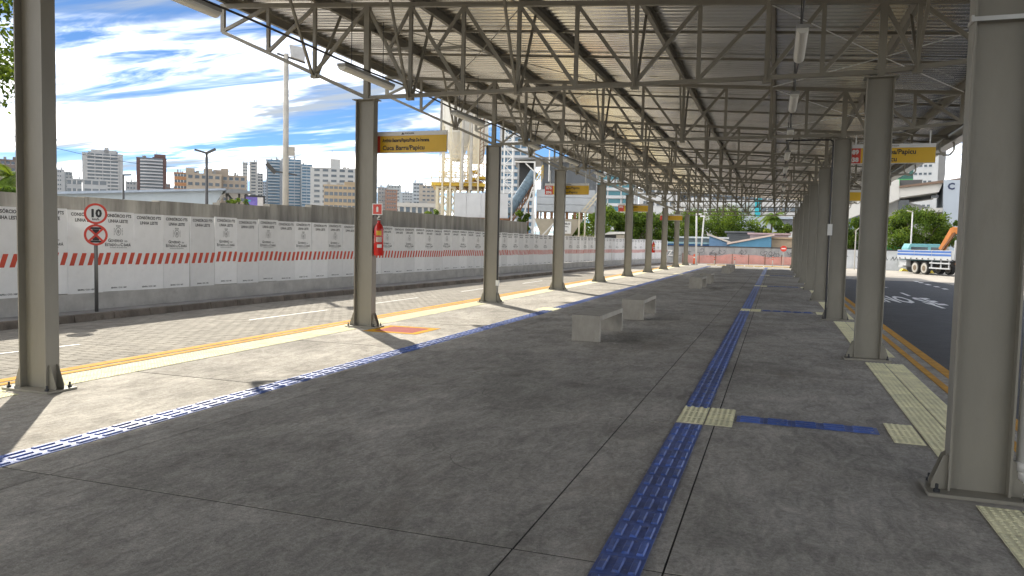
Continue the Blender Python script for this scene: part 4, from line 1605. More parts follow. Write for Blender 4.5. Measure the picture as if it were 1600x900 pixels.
# ================================================================== VEGETATION
def leaf_mesh(name, n, centres, radii, size, seed, mats, squash=0.8, droop=0.0):
    r_ = np.random.RandomState(seed)
    cs = np.array(centres, float)
    rs = np.array(radii, float)
    w = rs ** 2
    idx = r_.choice(len(cs), n, p=w / w.sum())
    d = r_.normal(size=(n, 3))
    d /= np.linalg.norm(d, axis=1)[:, None]
    rad = rs[idx] * (r_.uniform(0.35, 1.0, n) ** 0.5) * (1 + .12 * r_.normal(size=n))
    p = cs[idx] + d * rad[:, None] * np.array([1, 1, squash])
    nor = d * .6 + r_.normal(size=(n, 3)) * .6 + np.array([0, 0, .35])
    nor /= np.linalg.norm(nor, axis=1)[:, None]
    up = r_.normal(size=(n, 3))
    t1 = np.cross(nor, up)
    t1 /= np.linalg.norm(t1, axis=1)[:, None] + 1e-9
    t2 = np.cross(nor, t1)
    s = size * r_.uniform(.6, 1.35, n)[:, None]
    t2 *= .55
    V = np.stack([p - t1 * s, p - t2 * s + nor * s * .12, p + t1 * s, p + t2 * s - nor * s * .1], 1)
    me = bpy.data.meshes.new(name)
    me.vertices.add(n * 4)
    me.vertices.foreach_set('co', V.ravel())
    me.loops.add(n * 4)
    me.loops.foreach_set('vertex_index', np.arange(n * 4))
    me.polygons.add(n)
    me.polygons.foreach_set('loop_start', np.arange(n) * 4)
    for m_ in mats:
        me.materials.append(m_)
    # clumps share a tone
    ct = r_.choice(len(mats), len(cs), p=[.45, .35, .2][:len(mats)] if len(mats) == 3 else None)
    mi = np.where(r_.rand(n) < .6, ct[idx], r_.choice(len(mats), n))
    me.polygons.foreach_set('material_index', mi.astype(np.int32))
    me.update(calc_edges=True)
    return me


def tree(name, label, base, h, cw_, ch, nleaf, size, seed, trunk_h=None, group=None, nclump=26, cd_=None, mats=LEAVES, cat='tree'):
    r_ = random.Random(seed)
    root = thing(name, label, cat, base, 0, group)
    trunk_h = trunk_h if trunk_h is not None else h - ch
    cd_ = cd_ or cw_
    m = MB()
    tw_ = max(.09, h * .028)
    fork = Vector((r_.uniform(-.2, .2), r_.uniform(-.2, .2), trunk_h))
    m.tube([(0, 0, 0), (fork.x * .4, fork.y * .4, trunk_h * .5), fork], [tw_, tw_ * .8, tw_ * .65], 8)
    cs, rs = [], []
    for k in range(nclump):
        while True:
            q_ = Vector((r_.uniform(-1, 1), r_.uniform(-1, 1), r_.uniform(-1, 1)))
            if q_.length < 1:
                break
        q_ = q_.normalized() * (q_.length ** .5) * r_.uniform(.85, 1.12)
        rr = r_.uniform(.10, .25)
        cs.append((q_.x * cw_ / 2 * (1 - rr), q_.y * cd_ / 2 * (1 - rr), trunk_h + ch / 2 + q_.z * ch / 2 * (1 - rr)))
        rs.append(rr * min(cw_, ch * 1.3) * .72)
    for k in range(0, nclump, 3):
        e = Vector(cs[k])
        mid = fork.lerp(e, .5) + Vector((0, 0, -.05 * h))
        m.tube([fork, mid, e], [tw_ * .45, tw_ * .28, tw_ * .1], 5)
    m.build('trunk', BARK, root, smooth=True)
    me = leaf_mesh('crown', nleaf, cs, rs, size, seed, mats)
    link('crown', me, root)
    return root


# tree hanging into the top-left corner
b = at(-100, 330, 26)
tree('spreading_tree', 'feathery green tree whose branches enter the top left corner', (b.x, b.y, ROAD), 10.6, 5.6, 7.0, 13000, .085, 11, trunk_h=4.4, nclump=46)
b = at(12, 320, 60)


def palm(label, base, h, fr, seed, name='palm_tree', n=16, w=.16):
    r_ = random.Random(seed)
    root = thing(name, label, 'palm', base)
    m = MB()
    m.tube([(0, 0, 0), (.08 * h * .2, 0, h * .5), (.05 * h, .02 * h, h)], [.17, .13, .12], 8)
    m.build('trunk', BARK, root, smooth=True)
    top = Vector((.05 * h, .02 * h, h))
    for k in range(n):
        a = 2 * math.pi * k / n + r_.uniform(-.2, .2)
        el = r_.uniform(-.1, 1.0)
        L_ = fr * r_.uniform(.8, 1.1)
        m = MB()
        prev = top
        d = Vector((math.cos(a) * math.cos(el), math.sin(a) * math.cos(el), math.sin(el)))
        pts = [top]
        for j in range(9):
            d = (d + Vector((0, 0, -.16))).normalized()
            pts.append(pts[-1] + d * L_ / 9)
        side = Vector((-math.sin(a), math.cos(a), 0))
        for j in range(1, 10):
            p = pts[j]
            t_ = (pts[j] - pts[j - 1]).normalized()
            ll = fr * .34 * math.sin(math.pi * min(1, (j + .6) / 10.5)) + .05
            for s in (-1, 1):
                for q_ in (0, .5):
                    b_ = p - t_ * (L_ / 9) * q_
                    e = b_ + side * s * ll * .8 + t_ * ll * .5 + Vector((0, 0, -ll * .35))
                    wv = t_ * w * .5
                    m.add([b_ - wv, b_ + wv, e], [(0, 1, 2)])
        m.tube(pts, [.03 - .0028 * j for j in range(10)], 4)
        m.build('frond', LEAVES[k % 2], root)
    return root


palm('small palm at the far left edge over the wall', (b.x, b.y, ROAD), at(4, 275, 60).z - ROAD, 2.6, 3)
b = at(14, 318, 50)
tree('bush', 'bright leafy bush behind the wall left of the nearest column', (b.x, b.y, ROAD), at(10, 290, 50).z - ROAD, 3.6, 1.8, 2500, .11, 5, nclump=14, cat='bush')
b = at(366, 316, 52)
tree('bush', 'tiny sprig of leaves on the wall by the station roof end', (b.x, b.y, ROAD), at(366, 308, 52).z - ROAD, 2.4, .8, 260, .09, 6, nclump=8, cat='bush')

# row of dense trees behind the far left of the platform
TR = [(918, 320, 372, 70, 88, 'broad bright green tree right of the concrete hopper'), (952, 312, 376, 62, 96, 'round dark tree behind the fifth left column'), (985, 318, 378, 62, 97, 'dense tree between the fifth and sixth left columns'),
      (1012, 322, 378, 56, 99, 'dense tree behind the seventh left column'), (1035, 328, 378, 50, 101, 'smaller tree behind the eighth left column'),
      (1070, 325, 372, 70, 118, 'wide tree over the white shed roof beyond the platform end'), (1105, 322, 372, 80, 120, 'big dark tree in the middle of the far row'), (1142, 318, 372, 76, 118, 'tallest tree of the far row right of the twin poles'), (1168, 340, 366, 52, 116, 'low dark rounded tree at the right end of the far row')]
for i, (px, pt, pb, wpx, D, lab) in enumerate(TR):
    b = at(px, pb, D)
    H = at(px, pt, D).z - ROAD
    ww = wpx * D / FPX
    tree('dense_tree', lab, (b.x, b.y, ROAD), H, ww * 1.12, H * .80, 7000, .13, 20 + i, trunk_h=H * .18, nclump=44, group='dense trees beyond the platform')
b = at(1202, 385, 105)
palm('palm tree with drooping fronds before the pale block beyond the platform', (b.x, b.y, ROAD), at(1199, 338, 105).z - ROAD, 2.1, 8, n=20, w=.16)
b = at(1207, 372, 103)
tree('bush', 'yellow flowering bush at the foot of the far palm', (b.x, b.y, ROAD), at(1207, 354, 103).z - ROAD, 3.2, 2.4, 1500, .15, 9, nclump=12, mats=[mat('yellow_leaf', (0.30, 0.30, 0.02), 0.6, 0, .3, 1), LEAVES[1]], cat='bush')
b = at(1225, 372, 104)
tree('bush', 'green shrub right of the far palm beside the white van shaped block', (b.x, b.y, ROAD), at(1225, 347, 104).z - ROAD, 5.0, 3.4, 2500, .16, 10, nclump=14, cat='bush')
# tree on the right before the white building
b = at(1432, 400, 84)
tree('leafy_tree', 'leafy green tree in front of the white building on the right', (b.x, b.y, ROAD), at(1432, 317, 84).z - ROAD, 96 * 84 / FPX, 4.9, 17000, .105, 31, trunk_h=1.3, nclump=70)
b = at(1336, 400, 86)
tree('leafy_tree', 'tree seen between the second and third right columns', (b.x, b.y, ROAD), at(1336, 337, 86).z - ROAD, 4.2, 4.0, 6000, .12, 32, trunk_h=1.4, nclump=26)
b = at(1492, 400, 82)
tree('bush', 'small shrub at the right foot of the leafy tree', (b.x, b.y, ROAD), at(1482, 345, 82).z - ROAD, 2.6, 2.4, 900, .15, 33, nclump=10, cat='bush')
# shrubs by the plant
b = at(818, 360, 66)
tree('bush', 'bright shrub under the blue conveyor', (b.x, b.y, ROAD), at(818, 325, 66).z - ROAD, 1.9, 2.4, 1600, .10, 34, nclump=14, cat='bush')
for i, px in enumerate((635, 676)):
    b = at(px, 335, 60)
    tree('bush', ['little green bush left of the white houses on the wall', 'little green bush right of the white houses near the silos'][i], (b.x, b.y, ROAD), at(px, 326, 60).z - ROAD, 1.6, 1.4, 500, .09, 36 + i, nclump=8, cat='bush')

# ================================================================== CONCRETE PLANT behind the hoarding
D = 62
A0 = at(740, 340, D)
rz = math.atan2(A0.y, A0.x) - math.pi / 2
ex = Vector((math.cos(rz), math.sin(rz), 0))
lx = lambda px: (at(px, 320, D) - A0).dot(ex)
lz = lambda py, px=740: at(px, py, D).z - ROAD
SILO = mat('cream_silo_paint', (0.60, 0.58, 0.52), 0.45, 0, 0.08, 0.8, dirt=.15, dirtcol=(0.35, 0.3, 0.24))
CRM = mat('cream_lattice_paint', (0.62, 0.56, 0.42), 0.5, 0, 0.1, 1.0, dirt=.25, dirtcol=(0.3, 0.2, 0.12))
YELS = mat('yellow_safety_paint', (0.55, 0.36, 0.03), 0.5, 0, 0.15, 1.0, dirt=.3, dirtcol=(0.25, 0.16, 0.06))
RUST = mat('rusty_steel', (0.20, 0.10, 0.05), 0.8, 0, 0.3, 2)


def cone_lathe(m, cx, cy, prof, n=20):
    vs, fs = [], []
    for (r_, z) in prof:
        vs += [(cx + r_ * math.cos(2 * math.pi * k / n), cy + r_ * math.sin(2 * math.pi * k / n), z) for k in range(n)]
    for i in range(len(prof) - 1):
        fs += [(i * n + k, i * n + (k + 1) % n, (i + 1) * n + (k + 1) % n, (i + 1) * n + k) for k in range(n)]
    m.add(vs, fs)


for (pa, pb, dy, pcone, ptip, lab) in ((690, 736, 0, 210, 253, 'left cream cement silo with conical base behind the hoarding'), (728, 762, 3.4, 205, 249, 'right cream cement silo partly behind its neighbour')):
    x0, x1 = lx(pa), lx(pb)
    cx, r_ = (x0 + x1) / 2, (x1 - x0) / 2
    w0 = A0 + ex * cx + Vector((-math.sin(rz), math.cos(rz), 0)) * dy
    so = thing('cement_silo', lab, 'silo', (w0.x, w0.y, ROAD), rz, 'cement silos of the concrete plant')
    m = MB()
    cone_lathe(m, 0, 0, [(.42, lz(ptip)), (r_, lz(pcone)), (r_, lz(120)), (0.05, lz(112))])
    m.build('tank', SILO, so, smooth=False)
    for s in (-1, 1):
        for s2 in (-1, 1):
            MB().bar((s * r_ * .92, s2 * r_ * .5, 0), (s * r_ * .92, s2 * r_ * .5, lz(200)), .14).build('leg', CRM, so)
    for (za, zb) in ((250, 275), (275, 300)):
        for s in (-1, 1):
            MB().bar((s * r_ * .92, -r_ * .5, lz(za)), (-s * r_ * .92, -r_ * .5, lz(zb)), .07).build('brace', CRM, so)
    for z_ in (250, 275):
        MB().bar((-r_ * .92, -r_ * .5, lz(z_)), (r_ * .92, -r_ * .5, lz(z_)), .09).build('brace', CRM, so)
for (px, w_, top, mt, lab, nm) in ((688, .16, 160, POLE, 'slim grey mast at the left side of the silos', 'lattice_mast'), (751, .30, 170, RUST, 'rusty orange lattice ladder mast right of the silos', 'lattice_mast')):
    w0 = A0 + ex * lx(px)
    mo = thing(nm, lab, 'mast', (w0.x, w0.y, ROAD), rz)
    H = lz(top)
    for s in (-1, 1):
        MB().bar((s * w_ / 2, -.4, 0), (s * w_ / 2, -.4, H), .07).build('rail', mt, mo)
    m = MB()
    z = 2.0
    while z < H:
        m.bar((-w_ / 2, -.4, z), (w_ / 2, -.4, z + .25), .035)
        z += .3
    stuff(m.build('rung', mt, mo))
lw = thing('lattice_tower', 'cream lattice tower of braced legs carrying the cement silos', 'tower', (A0.x, A0.y, ROAD), rz)
LXS = [lx(q_) for q_ in (692, 704, 719, 733, 746)]
for x in LXS:
    for y_ in (-2.0, 1.2):
        MB().bar((x, y_, 0), (x, y_, lz(196)), .13).build('leg', CRM, lw)
for a, b_ in zip(LXS[:-1], LXS[1:]):
    for (za, zb) in ((226, 246), (246, 266), (266, 288)):
        for s_ in (0, 1):
            MB().bar((a if s_ else b_, -2.0, lz(za)), (b_ if s_ else a, -2.0, lz(zb)), .06).build('brace', CRM, lw)
        MB().bar((a, -2.0, lz(zb)), (b_, -2.0, lz(zb)), .07).build('brace', CRM, lw)
for q_, mt in ((722, POLE), (735, POLE)):
    MB().tube([(lx(q_), -2.3, lz(300)), (lx(q_), -2.3, lz(170))], .11, 8).build('riser_pipe', mt, lw)
lw2 = thing('lattice_tower', 'white lattice tower just right of the third left column', 'tower', (A0.x, A0.y, ROAD), rz)
LXS = [lx(q_) for q_ in (786, 799)]
for x in LXS:
    MB().bar((x, -.5, 0), (x, -.5, lz(190)), .12).build('leg', WHITE, lw2)
for k in range(9):
    za, zb = 205 + k * 13, 218 + k * 13
    MB().bar((LXS[k % 2], -.5, lz(za)), (LXS[1 - k % 2], -.5, lz(zb)), .06).build('brace', WHITE, lw2)
    MB().bar((LXS[0], -.5, lz(zb)), (LXS[1], -.5, lz(zb)), .06).build('brace', WHITE, lw2)
# yellow gallery with railing
w0 = A0 + ex * lx(715)
ga = thing('service_platform', 'yellow edged service platform with railings round the silos', 'platform', (w0.x, w0.y, ROAD), rz)
gx0, gx1 = lx(675) - lx(715), lx(757) - lx(715)
MB().box(gx0, gx1, -1.8, 4.0, lz(293.5), lz(288.5)).build('deck', YELS, ga)
for py in (273, 281):
    MB().bar((gx0, -1.8, lz(py)), (gx1 * .25, -1.8, lz(py)), .05).build('rail', YELS, ga)
for f_ in (0, .22, .45, .62):
    x = gx0 + (gx1 - gx0) * f_
    MB().bar((x, -1.8, lz(288.5)), (x, -1.8, lz(272)), .055).build('rail_post', YELS, ga)
for (x_, z_) in ((.70, 283), (.78, 279), (.86, 284), (.92, 277), (.80, 268)):
    x = gx0 + (gx1 - gx0) * x_
    MB().box(x - .35, x + .35, -1.2, .4, lz(z_ + 4), lz(z_)).build('machine_box', YELS if x_ != .86 else RUST, ga, bevel=.03)
for f_ in np.linspace(0.1, 1, 6):
    x = gx0 + (gx1 - gx0) * f_
    MB().bar((x, -1.5, lz(295)), (x + .3, -1.5, lz(300)), .1).build('bracket', RUST, ga)
# cream lattice tower leg and white cladding
lt = thing('steel_trestle', 'cream lattice steel frame under the service platform', 'frame', (w0.x, w0.y, ROAD), rz)
fx = [lx(684) - lx(715), lx(700) - lx(715), lx(711) - lx(715)]
for x in fx:
    for y_ in (-1.5, .8):
        MB().bar((x, y_, 0), (x, y_, lz(294)), .20 if x == fx[0] else .16).build('leg', CRM, lt)
for (a, b_) in ((fx[0], fx[1]), (fx[1], fx[2])):
    for (za, zb) in ((296, 316), (316, 336), (336, 356)):
        for s in (0, 1):
            MB().bar((a if s else b_, -1.5, lz(za)), (b_ if s else a, -1.5, lz(zb)), .10).build('brace', CRM, lt)
MB().bar((fx[0], -1.5, lz(296)), (fx[2], -1.5, lz(296)), .16).build('beam', CRM, lt)
cl = thing('clad_box', 'grey white sheet clad box of the plant above the concrete wall', 'enclosure', (A0.x, A0.y, ROAD), rz)
for a, b_ in ((711, 729), (729.3, 751), (751.3, 792)):
    MB().box(lx(a), lx(b_), -2.2, 3, lz(341), lz(304)).build('cladding_panel', mat('grey_white_sheet', (0.50, 0.51, 0.52), 0.5, 0, 0.1, .8), cl)
MB().box(lx(709), lx(794), -2.3, 3.1, lz(344), lz(341.2)).build('base_beam', RUST, cl)
for a in (715, 730, 745, 775):
    MB().bar((lx(a), -2.0, 0), (lx(a), -2.0, lz(344)), .2).build('leg', RUST, cl)

# conveyor with truss, feed hopper, hopper shed
D2 = 68
B0 = at(830, 340, D2)
rz3 = math.atan2(B0.y, B0.x) - math.pi / 2
ex3 = Vector((math.cos(rz3), math.sin(rz3), 0))
hx = lambda px: (at(px, 320, D2) - B0).dot(ex3)
hz = lambda py: at(830, py, D2).z - ROAD
BLUEM = mat('blue_grey_conveyor_cover', (0.13, 0.19, 0.24), 0.5, 0.2, 0.12, 1.0)
cvr = thing('conveyor', 'blue grey covered conveyor rising to the right behind the hoarding', 'conveyor', (B0.x, B0.y, ROAD), rz3)
pa, pb = Vector((hx(794), -.3, hz(335))), Vector((hx(834), .6, hz(268)))
d = (pb - pa).normalized()
nseg = 7
for k in range(nseg):
    a, b_ = pa.lerp(pb, k / nseg), pa.lerp(pb, (k + .96) / nseg)
    m = MB().tube([a, b_], .42, 14)
    m.build('cover', BLUEM, cvr, smooth=False)
m = MB()
of = Vector((.05, 0, -.62))
m.bar(pa + of, pb + of, .16)
m.bar(pa + of * 1.9, pb + of * 1.9, .12)
for k in range(9):
    a = pa.lerp(pb, k / 9)
    b_ = pa.lerp(pb, (k + .5) / 9)
    m.bar(a + of, b_ + of * 1.9, .07)
    m.bar(b_ + of * 1.9, pa.lerp(pb, (k + 1) / 9) + of, .07)
stuff(m.build('under_truss', RUST, cvr))
for f_ in (.15, .45, .75):
    p = pa.lerp(pb, f_) + of * 1.9
    MB().bar((p.x, p.y, 0), p, .12).build('leg', RUST, cvr)
MB().box(hx(783), hx(791), -.8, 1.2, 0, hz(310)).build('tail_box', mat('grey_white_sheet', (0.50, 0.51, 0.52)), cvr)
m = MB()
for s in (0, .25, .5, .75, 1):
    p = pb.lerp(pa, .25 * s) + Vector((.75, -.3, 0))
    m.bar(p + Vector((0, 0, -.6)), p + Vector((0, 0, .6)), .05)
m.bar(pb + Vector((.75, -.3, .6)), pb.lerp(pa, .25) + Vector((.75, -.3, .6)), .06)
m.bar(pb + Vector((.75, -.3, .1)), pb.lerp(pa, .25) + Vector((.75, -.3, .1)), .06)
m.build('hand_rail', YELS, cvr)
fr = thing('gantry_frame', 'white steel gantry frame standing beside the conveyor', 'frame', (B0.x, B0.y, ROAD), rz3)
MB().bar((hx(834), -1.5, 0), (hx(834), -1.5, hz(256)), .14).build('post', WHITE, fr)
MB().bar((hx(803), -1.5, hz(256)), (hx(835), -1.5, hz(256)), .12).build('beam', WHITE, fr)
MB().bar((hx(820), -1.5, hz(258)), (hx(833), -1.5, hz(270)), .10).build('brace', WHITE, fr)
MB().bar((hx(815), -1.5, hz(348)), (hx(832), -1.5, hz(294)), .11).build('brace', WHITE, fr)
MB().bar((hx(838), -1.6, hz(368)), (hx(832), -1.5, hz(300)), .10).build('brace', WHITE, fr)
MB().bar((hx(856), -1.5, hz(285)), (hx(856), -1.5, hz(236)), .10).build('post', WHITE, fr)

sh = thing('plant_shed', 'dark corrugated shed over the aggregate hoppers', 'shed', (B0.x, B0.y, ROAD), rz3)
cor = mat('dark_corrugated_wall', (0.16, 0.17, 0.18), 0.6, 0.3, 0.1, 1)
MB().box(hx(806), hx(836), 4.0, 8, hz(300), hz(248)).build('dark_bay', DARK, sh)
m = MB()
x = hx(846)
k = 0
while x < hx(935):
    m.box(x, x + .16, 3.0 - .05, 3.1, hz(293), hz(247))
    x += .32
m.box(hx(846), hx(936), 3.0, 3.4, hz(293), hz(247))
stuff(m.build('corrugated_wall', cor, sh))
MB().poly([(hx(802), hz(247)), (hx(938), hz(240)), (hx(938), hz(237)), (hx(802), hz(244))], 1.6, 9).build('roof', mat('shed_roof_grey', (0.20, 0.21, 0.22), .5, .3), sh)
for px in (808, 846, 936):
    MB().bar((hx(px), 2.6, 0), (hx(px), 2.6, hz(246)), .16).build('post', mat('steel_post_grey', (0.30, 0.31, 0.32)), sh)

hp = thing('aggregate_hopper', 'pale grey aggregate hopper bins with sloped bottoms above the hoarding', 'hopper', (B0.x, B0.y, ROAD), rz3)
HG = mat('pale_grey_hopper', (0.42, 0.45, 0.48), 0.5, 0, 0.1, 1.0)
for (za, zb) in ((330, 319.5), (319, 308.5), (308, 296)):
    MB().box(hx(838), hx(929), -.6, 2.4, hz(za), hz(zb)).build('side_plank', HG, hp)
for a, b_ in ((836, 870), (866, 912)):
    m = MB()
    xa, xb = hx(a), hx(b_)
    m.add([(xa, -.4, hz(341)), (xb, -.4, hz(341)), (xb, 2.2, hz(341)), (xa, 2.2, hz(341)),
           (xa + (xb - xa) * .32, .3, hz(368)), (xa + (xb - xa) * .62, .3, hz(368)), (xa + (xb - xa) * .62, 1.4, hz(368)), (xa + (xb - xa) * .32, 1.4, hz(368))],
          [(0, 1, 5, 4), (1, 2, 6, 5), (2, 3, 7, 6), (3, 0, 4, 7), (4, 5, 6, 7), (0, 3, 2, 1)])
    m.build('bin', mat('cream_bin', (0.52, 0.48, 0.40), .6, 0, .12, 1), hp)
for px in (838, 850, 860, 872, 884, 896, 906):
    MB().box(hx(px), hx(px) + .25, -.5, .2, hz(341), hz(331)).build('gate', RUST, hp)
for px in (834, 905, 914):
    MB().bar((hx(px), -.7, 0), (hx(px), -.7, hz(330)), .13).build('leg', CRM, hp)
MB().bar((hx(848), -.75, hz(368)), (hx(872), -.75, hz(341)), .11).build('brace', WHITE, hp)
m = MB()
m.bar((hx(908), -.9, hz(330)), (hx(938), -.9, hz(292)), .10)
m.bar((hx(914), -.9, hz(330)), (hx(944), -.9, hz(292)), .10)
for k in range(8):
    f_ = k / 7
    a = Vector((hx(908), -.9, hz(330))).lerp(Vector((hx(938), -.9, hz(292))), f_)
    m.bar(a, a + Vector((hx(914) - hx(908), 0, 0)), .05)
m.build('ladder', CRM, hp)
m = MB()
put_text(m, 'MODELO', .22, hx(883), hz(350), .008, y=-.45)
put_text(m, 'CENTRAL', .16, hx(883), hz(354), .004, y=-.45)
put_text(m, 'Nº 02', .16, hx(883), hz(361), .004, y=-.45)
m2 = MB().box(hx(874), hx(893), -.44, -.41, hz(364), hz(345))
m2.build('sign_plate', WHITE, hp)
m.build('lettering', BLACK, hp)
pf = thing('picket_fence', 'short cream picket railing above the hoarding beside the hopper', 'fence', (B0.x, B0.y, ROAD), rz3)
for k in range(16):
    px = 898 + k * 2.3
    MB().box(hx(px), hx(px) + .045, -1.0, -.96, 0, hz(366)).build('picket', CRM, pf)
MB().box(hx(897), hx(935), -.95, -.92, hz(372), hz(371)).build('rail', CRM, pf)
# little hut with black opening
b0 = at(948, 365, 76)
hut = thing('site_hut', 'small hut with pale roof and black opening above the hoarding', 'hut', (b0.x, b0.y, ROAD), math.atan2(b0.y, b0.x) - math.pi / 2)
s = 74 / FPX
zr = b0.z - ROAD
MB().box(-5 * s, 28 * s, 0, 2.5, 0, zr - .1).build('wall', mat('hut_plaster', (0.45, 0.42, 0.37), .8, 0, .15, 2), hut)
MB().box(-4 * s, 15 * s, -.06, .05, zr - .75, zr - .12).build('opening', DARK, hut)
MB().poly([(-6 * s, zr - .12), (30 * s, zr + .02), (28 * s, zr + .2), (4 * s, zr + .18)], -.6, 3).build('roof', WHITE, hut)

# ================================================================== FAR END
fw = gp(1080, 409.5, ROAD)
D = 86
W0, W1 = at(1006, 409, D - 2), at(1262, 413, D + 4)
zt0 = lambda px, py, DD: at(px, py, DD).z
ex4 = (Vector((W1.x, W1.y, 0)) - Vector((W0.x, W0.y, 0)))
wl = ex4.length
rz4 = math.atan2(ex4.y, ex4.x)
fwall = thing('graffiti_wall', 'grey boundary wall with dark graffiti scrawls beyond the platform end', 'wall', (W0.x, W0.y, ROAD), rz4)
WH = at(1130, 386.5, D).z - ROAD
npan = 22
GW = mat('grey_boundary_wall', (0.33, 0.35, 0.35), .9, 0, .2, 1.2, .2, 20, dirt=.35, dirtcol=(0.2, 0.2, 0.19))
for k in range(npan):
    MB().box(wl * k / npan + .01, wl * (k + 1) / npan - .01, 0, .2, 0, WH).build('wall_panel', GW, fwall)
MB().box(0, wl, -.04, .24, WH + .003, WH + .13).build('coping', mat('dark_coping', (0.07, 0.07, 0.07)), fwall)
gr = random.Random(5)
m = MB()
for k in range(26):
    x0 = gr.uniform(.4, wl - 1.4)
    z0 = gr.uniform(.45, .8) * WH
    pts = []
    for j in range(9):
        a = gr.uniform(0, 6.28) if j == 0 else a + gr.uniform(.3, 1.5)
        pts.append((x0 + .06 * j + .28 * math.cos(a), -.006, z0 + .24 * math.sin(a)))
    for p, q_ in zip(pts[:-1], pts[1:]):
        m.bar(p, q_, .010, .05, up=(0, 0, 1))
m.build('graffiti', mat('graffiti_grey', (0.13, 0.14, 0.15)), fwall)
m = MB()
v, f = text_geo('Z', .9, .01)
gxp = wl * (1046 - 1006) / 256
m.add([(gxp + p[0], -.02, .75 + p[1]) for p in v], f)
m.build('graffiti', WHITE, fwall)
# long white boundary wall on the right, same style
V0, V1 = at(1300, 412, 84), at(1440, 420, 78)
ex5 = Vector((V1.x - V0.x, V1.y - V0.y, 0))
rwall = thing('graffiti_wall', 'pale boundary wall behind the flatbed truck on the right', 'wall', (V0.x, V0.y, ROAD), math.atan2(ex5.y, ex5.x))
RH = at(1395, 392, 80).z - ROAD
for k in range(8):
    MB().box(ex5.length * k / 8 + .01, ex5.length * (k + 1) / 8 * 1.0 - .01, 0, .2, 0, RH).build('wall_panel', mat('pale_boundary_wall', (0.46, 0.48, 0.50), .9, 0, .15, 1, dirt=.2), rwall)
MB().box(0, ex5.length, -.03, .23, RH + .003, RH + .1).build('coping', DARK, rwall)
m = MB()
for k in range(8):
    x0 = gr.uniform(.3, ex5.length - 1)
    z0 = RH * .6
    pp = [(x0 + .12 * j, -.006, z0 + .2 * math.sin(j * 2.1 + k)) for j in range(6)]
    for p, q_ in zip(pp[:-1], pp[1:]):
        m.bar(p, q_, .01, .05)
m.build('graffiti', mat('graffiti_grey', (0.13, 0.14, 0.15)), rwall)
gb = at(1402, 390, 88)
gg = thing('green_tarp', 'bright green sloped tarp roof over the pale wall', 'tarp', (gb.x, gb.y, ROAD), math.atan2(gb.y, gb.x) - math.pi / 2)
s = 88 / FPX
MB().poly([(-14 * s, 0), (18 * s, 0), (17 * s, gb.z - ROAD - .1), (10 * s, gb.z - ROAD + .45), (-14 * s, gb.z - ROAD + .5)], 0, 3).build('tarp', mat('green_tarp', (0.03, 0.24, 0.09), .6), gg)
gb = at(1438, 372, 95)
kb = thing('kiosk', 'grey flat kiosk with dark window band behind the truck', 'kiosk', (gb.x, gb.y, ROAD), math.atan2(gb.y, gb.x) - math.pi / 2)
s = 95 / FPX
MB().box(-25 * s, 35 * s, 0, 4, 0, gb.z - ROAD + 9 * s).build('wall', mat('kiosk_grey', (0.33, 0.32, 0.30), .8), kb)
MB().box(-17 * s, 4 * s, -.06, .1, gb.z - ROAD - 2 * s, gb.z - ROAD + 2 * s).build('window', GLASS, kb)
MB().box(7 * s, 33 * s, -.06, .1, gb.z - ROAD - 2 * s, gb.z - ROAD + 2 * s).build('window', GLASS, kb)
MB().box(-26 * s, 36 * s, -.4, 4.3, gb.z - ROAD + 9 * s, gb.z - ROAD + 11 * s).build('roof', mat('kiosk_roof', (0.25, 0.25, 0.24)), kb)

# orange safety net in front of the far wall
NETM = mat('orange_safety_net', (0.72, 0.30, 0.24), .8, 0, .15, 1)
net = thing('safety_net', 'sagging orange plastic safety net strung before the graffiti wall', 'net', (W0.x, W0.y, ROAD), rz4)
m = MB()
n0, n1 = wl * .20, wl * .985
HN = at(1130, 399.5, D - 3).z - ROAD
sag = lambda x: HN + .10 * math.sin(x * .8) + .05 * math.sin(x * 2.3)
x = n0
while x < n1:
    m.box(x, x + .035, -2.02 + .05 * math.sin(x * 1.7), -2.0 + .05 * math.sin(x * 1.7), .08, sag(x))
    x += .105
for fz in np.linspace(.06, 1, 11):
    x = n0
    while x < n1 - .3:
        m.bar((x, -2.01 + .05 * math.sin(x * 1.7), sag(x) * fz + .02), (x + .6, -2.01 + .05 * math.sin((x + .6) * 1.7), sag(x + .6) * fz + .02), .01, .032)
        x += .6
stuff(m.build('mesh', NETM, net))
for k in range(9):
    x = n0 + (n1 - n0) * k / 8
    MB().tube([(x, -2.05, 0), (x, -2.05, HN + .2)], .035, 6).build('stake', RUST, net)
# yellow kerb blocks at the end of the platform
KB0, KB1 = gp(1104, 416.2, ROAD), gp(1238, 419.8, ROAD)
kl = (KB1 - KB0)
for k in range(9):
    p = KB0 + kl * ((k + .5) / 9)
    kbk = MB().poly([(-.42, 0), (.42, 0), (.36, .17), (-.36, .17)], -.13, .13)
    o = kbk.build('kerb_block', mat('worn_yellow_block', (0.55, 0.34, 0.05), .8, 0, .2, 5, dirt=.35, dirtcol=(0.4, 0.35, 0.28)), bevel=.02)
    o.location = (p.x, p.y, ROAD)
    o.rotation_euler = (0, 0, math.atan2(kl.y, kl.x) + gr.uniform(-.04, .04))
    tag(o, f'{ORD[k]} worn yellow kerb block from the left across the platform end', 'kerb block', 'yellow kerb blocks past the platform')
endpad = struct(MB().box(-9, 2.2, PY1 + .02, 80, ROAD - .04, ROAD + .004).build('pavement', mat('pale_pavement', (0.42, 0.39, 0.35), .9, 0, .15, 1.2, coords='World')))


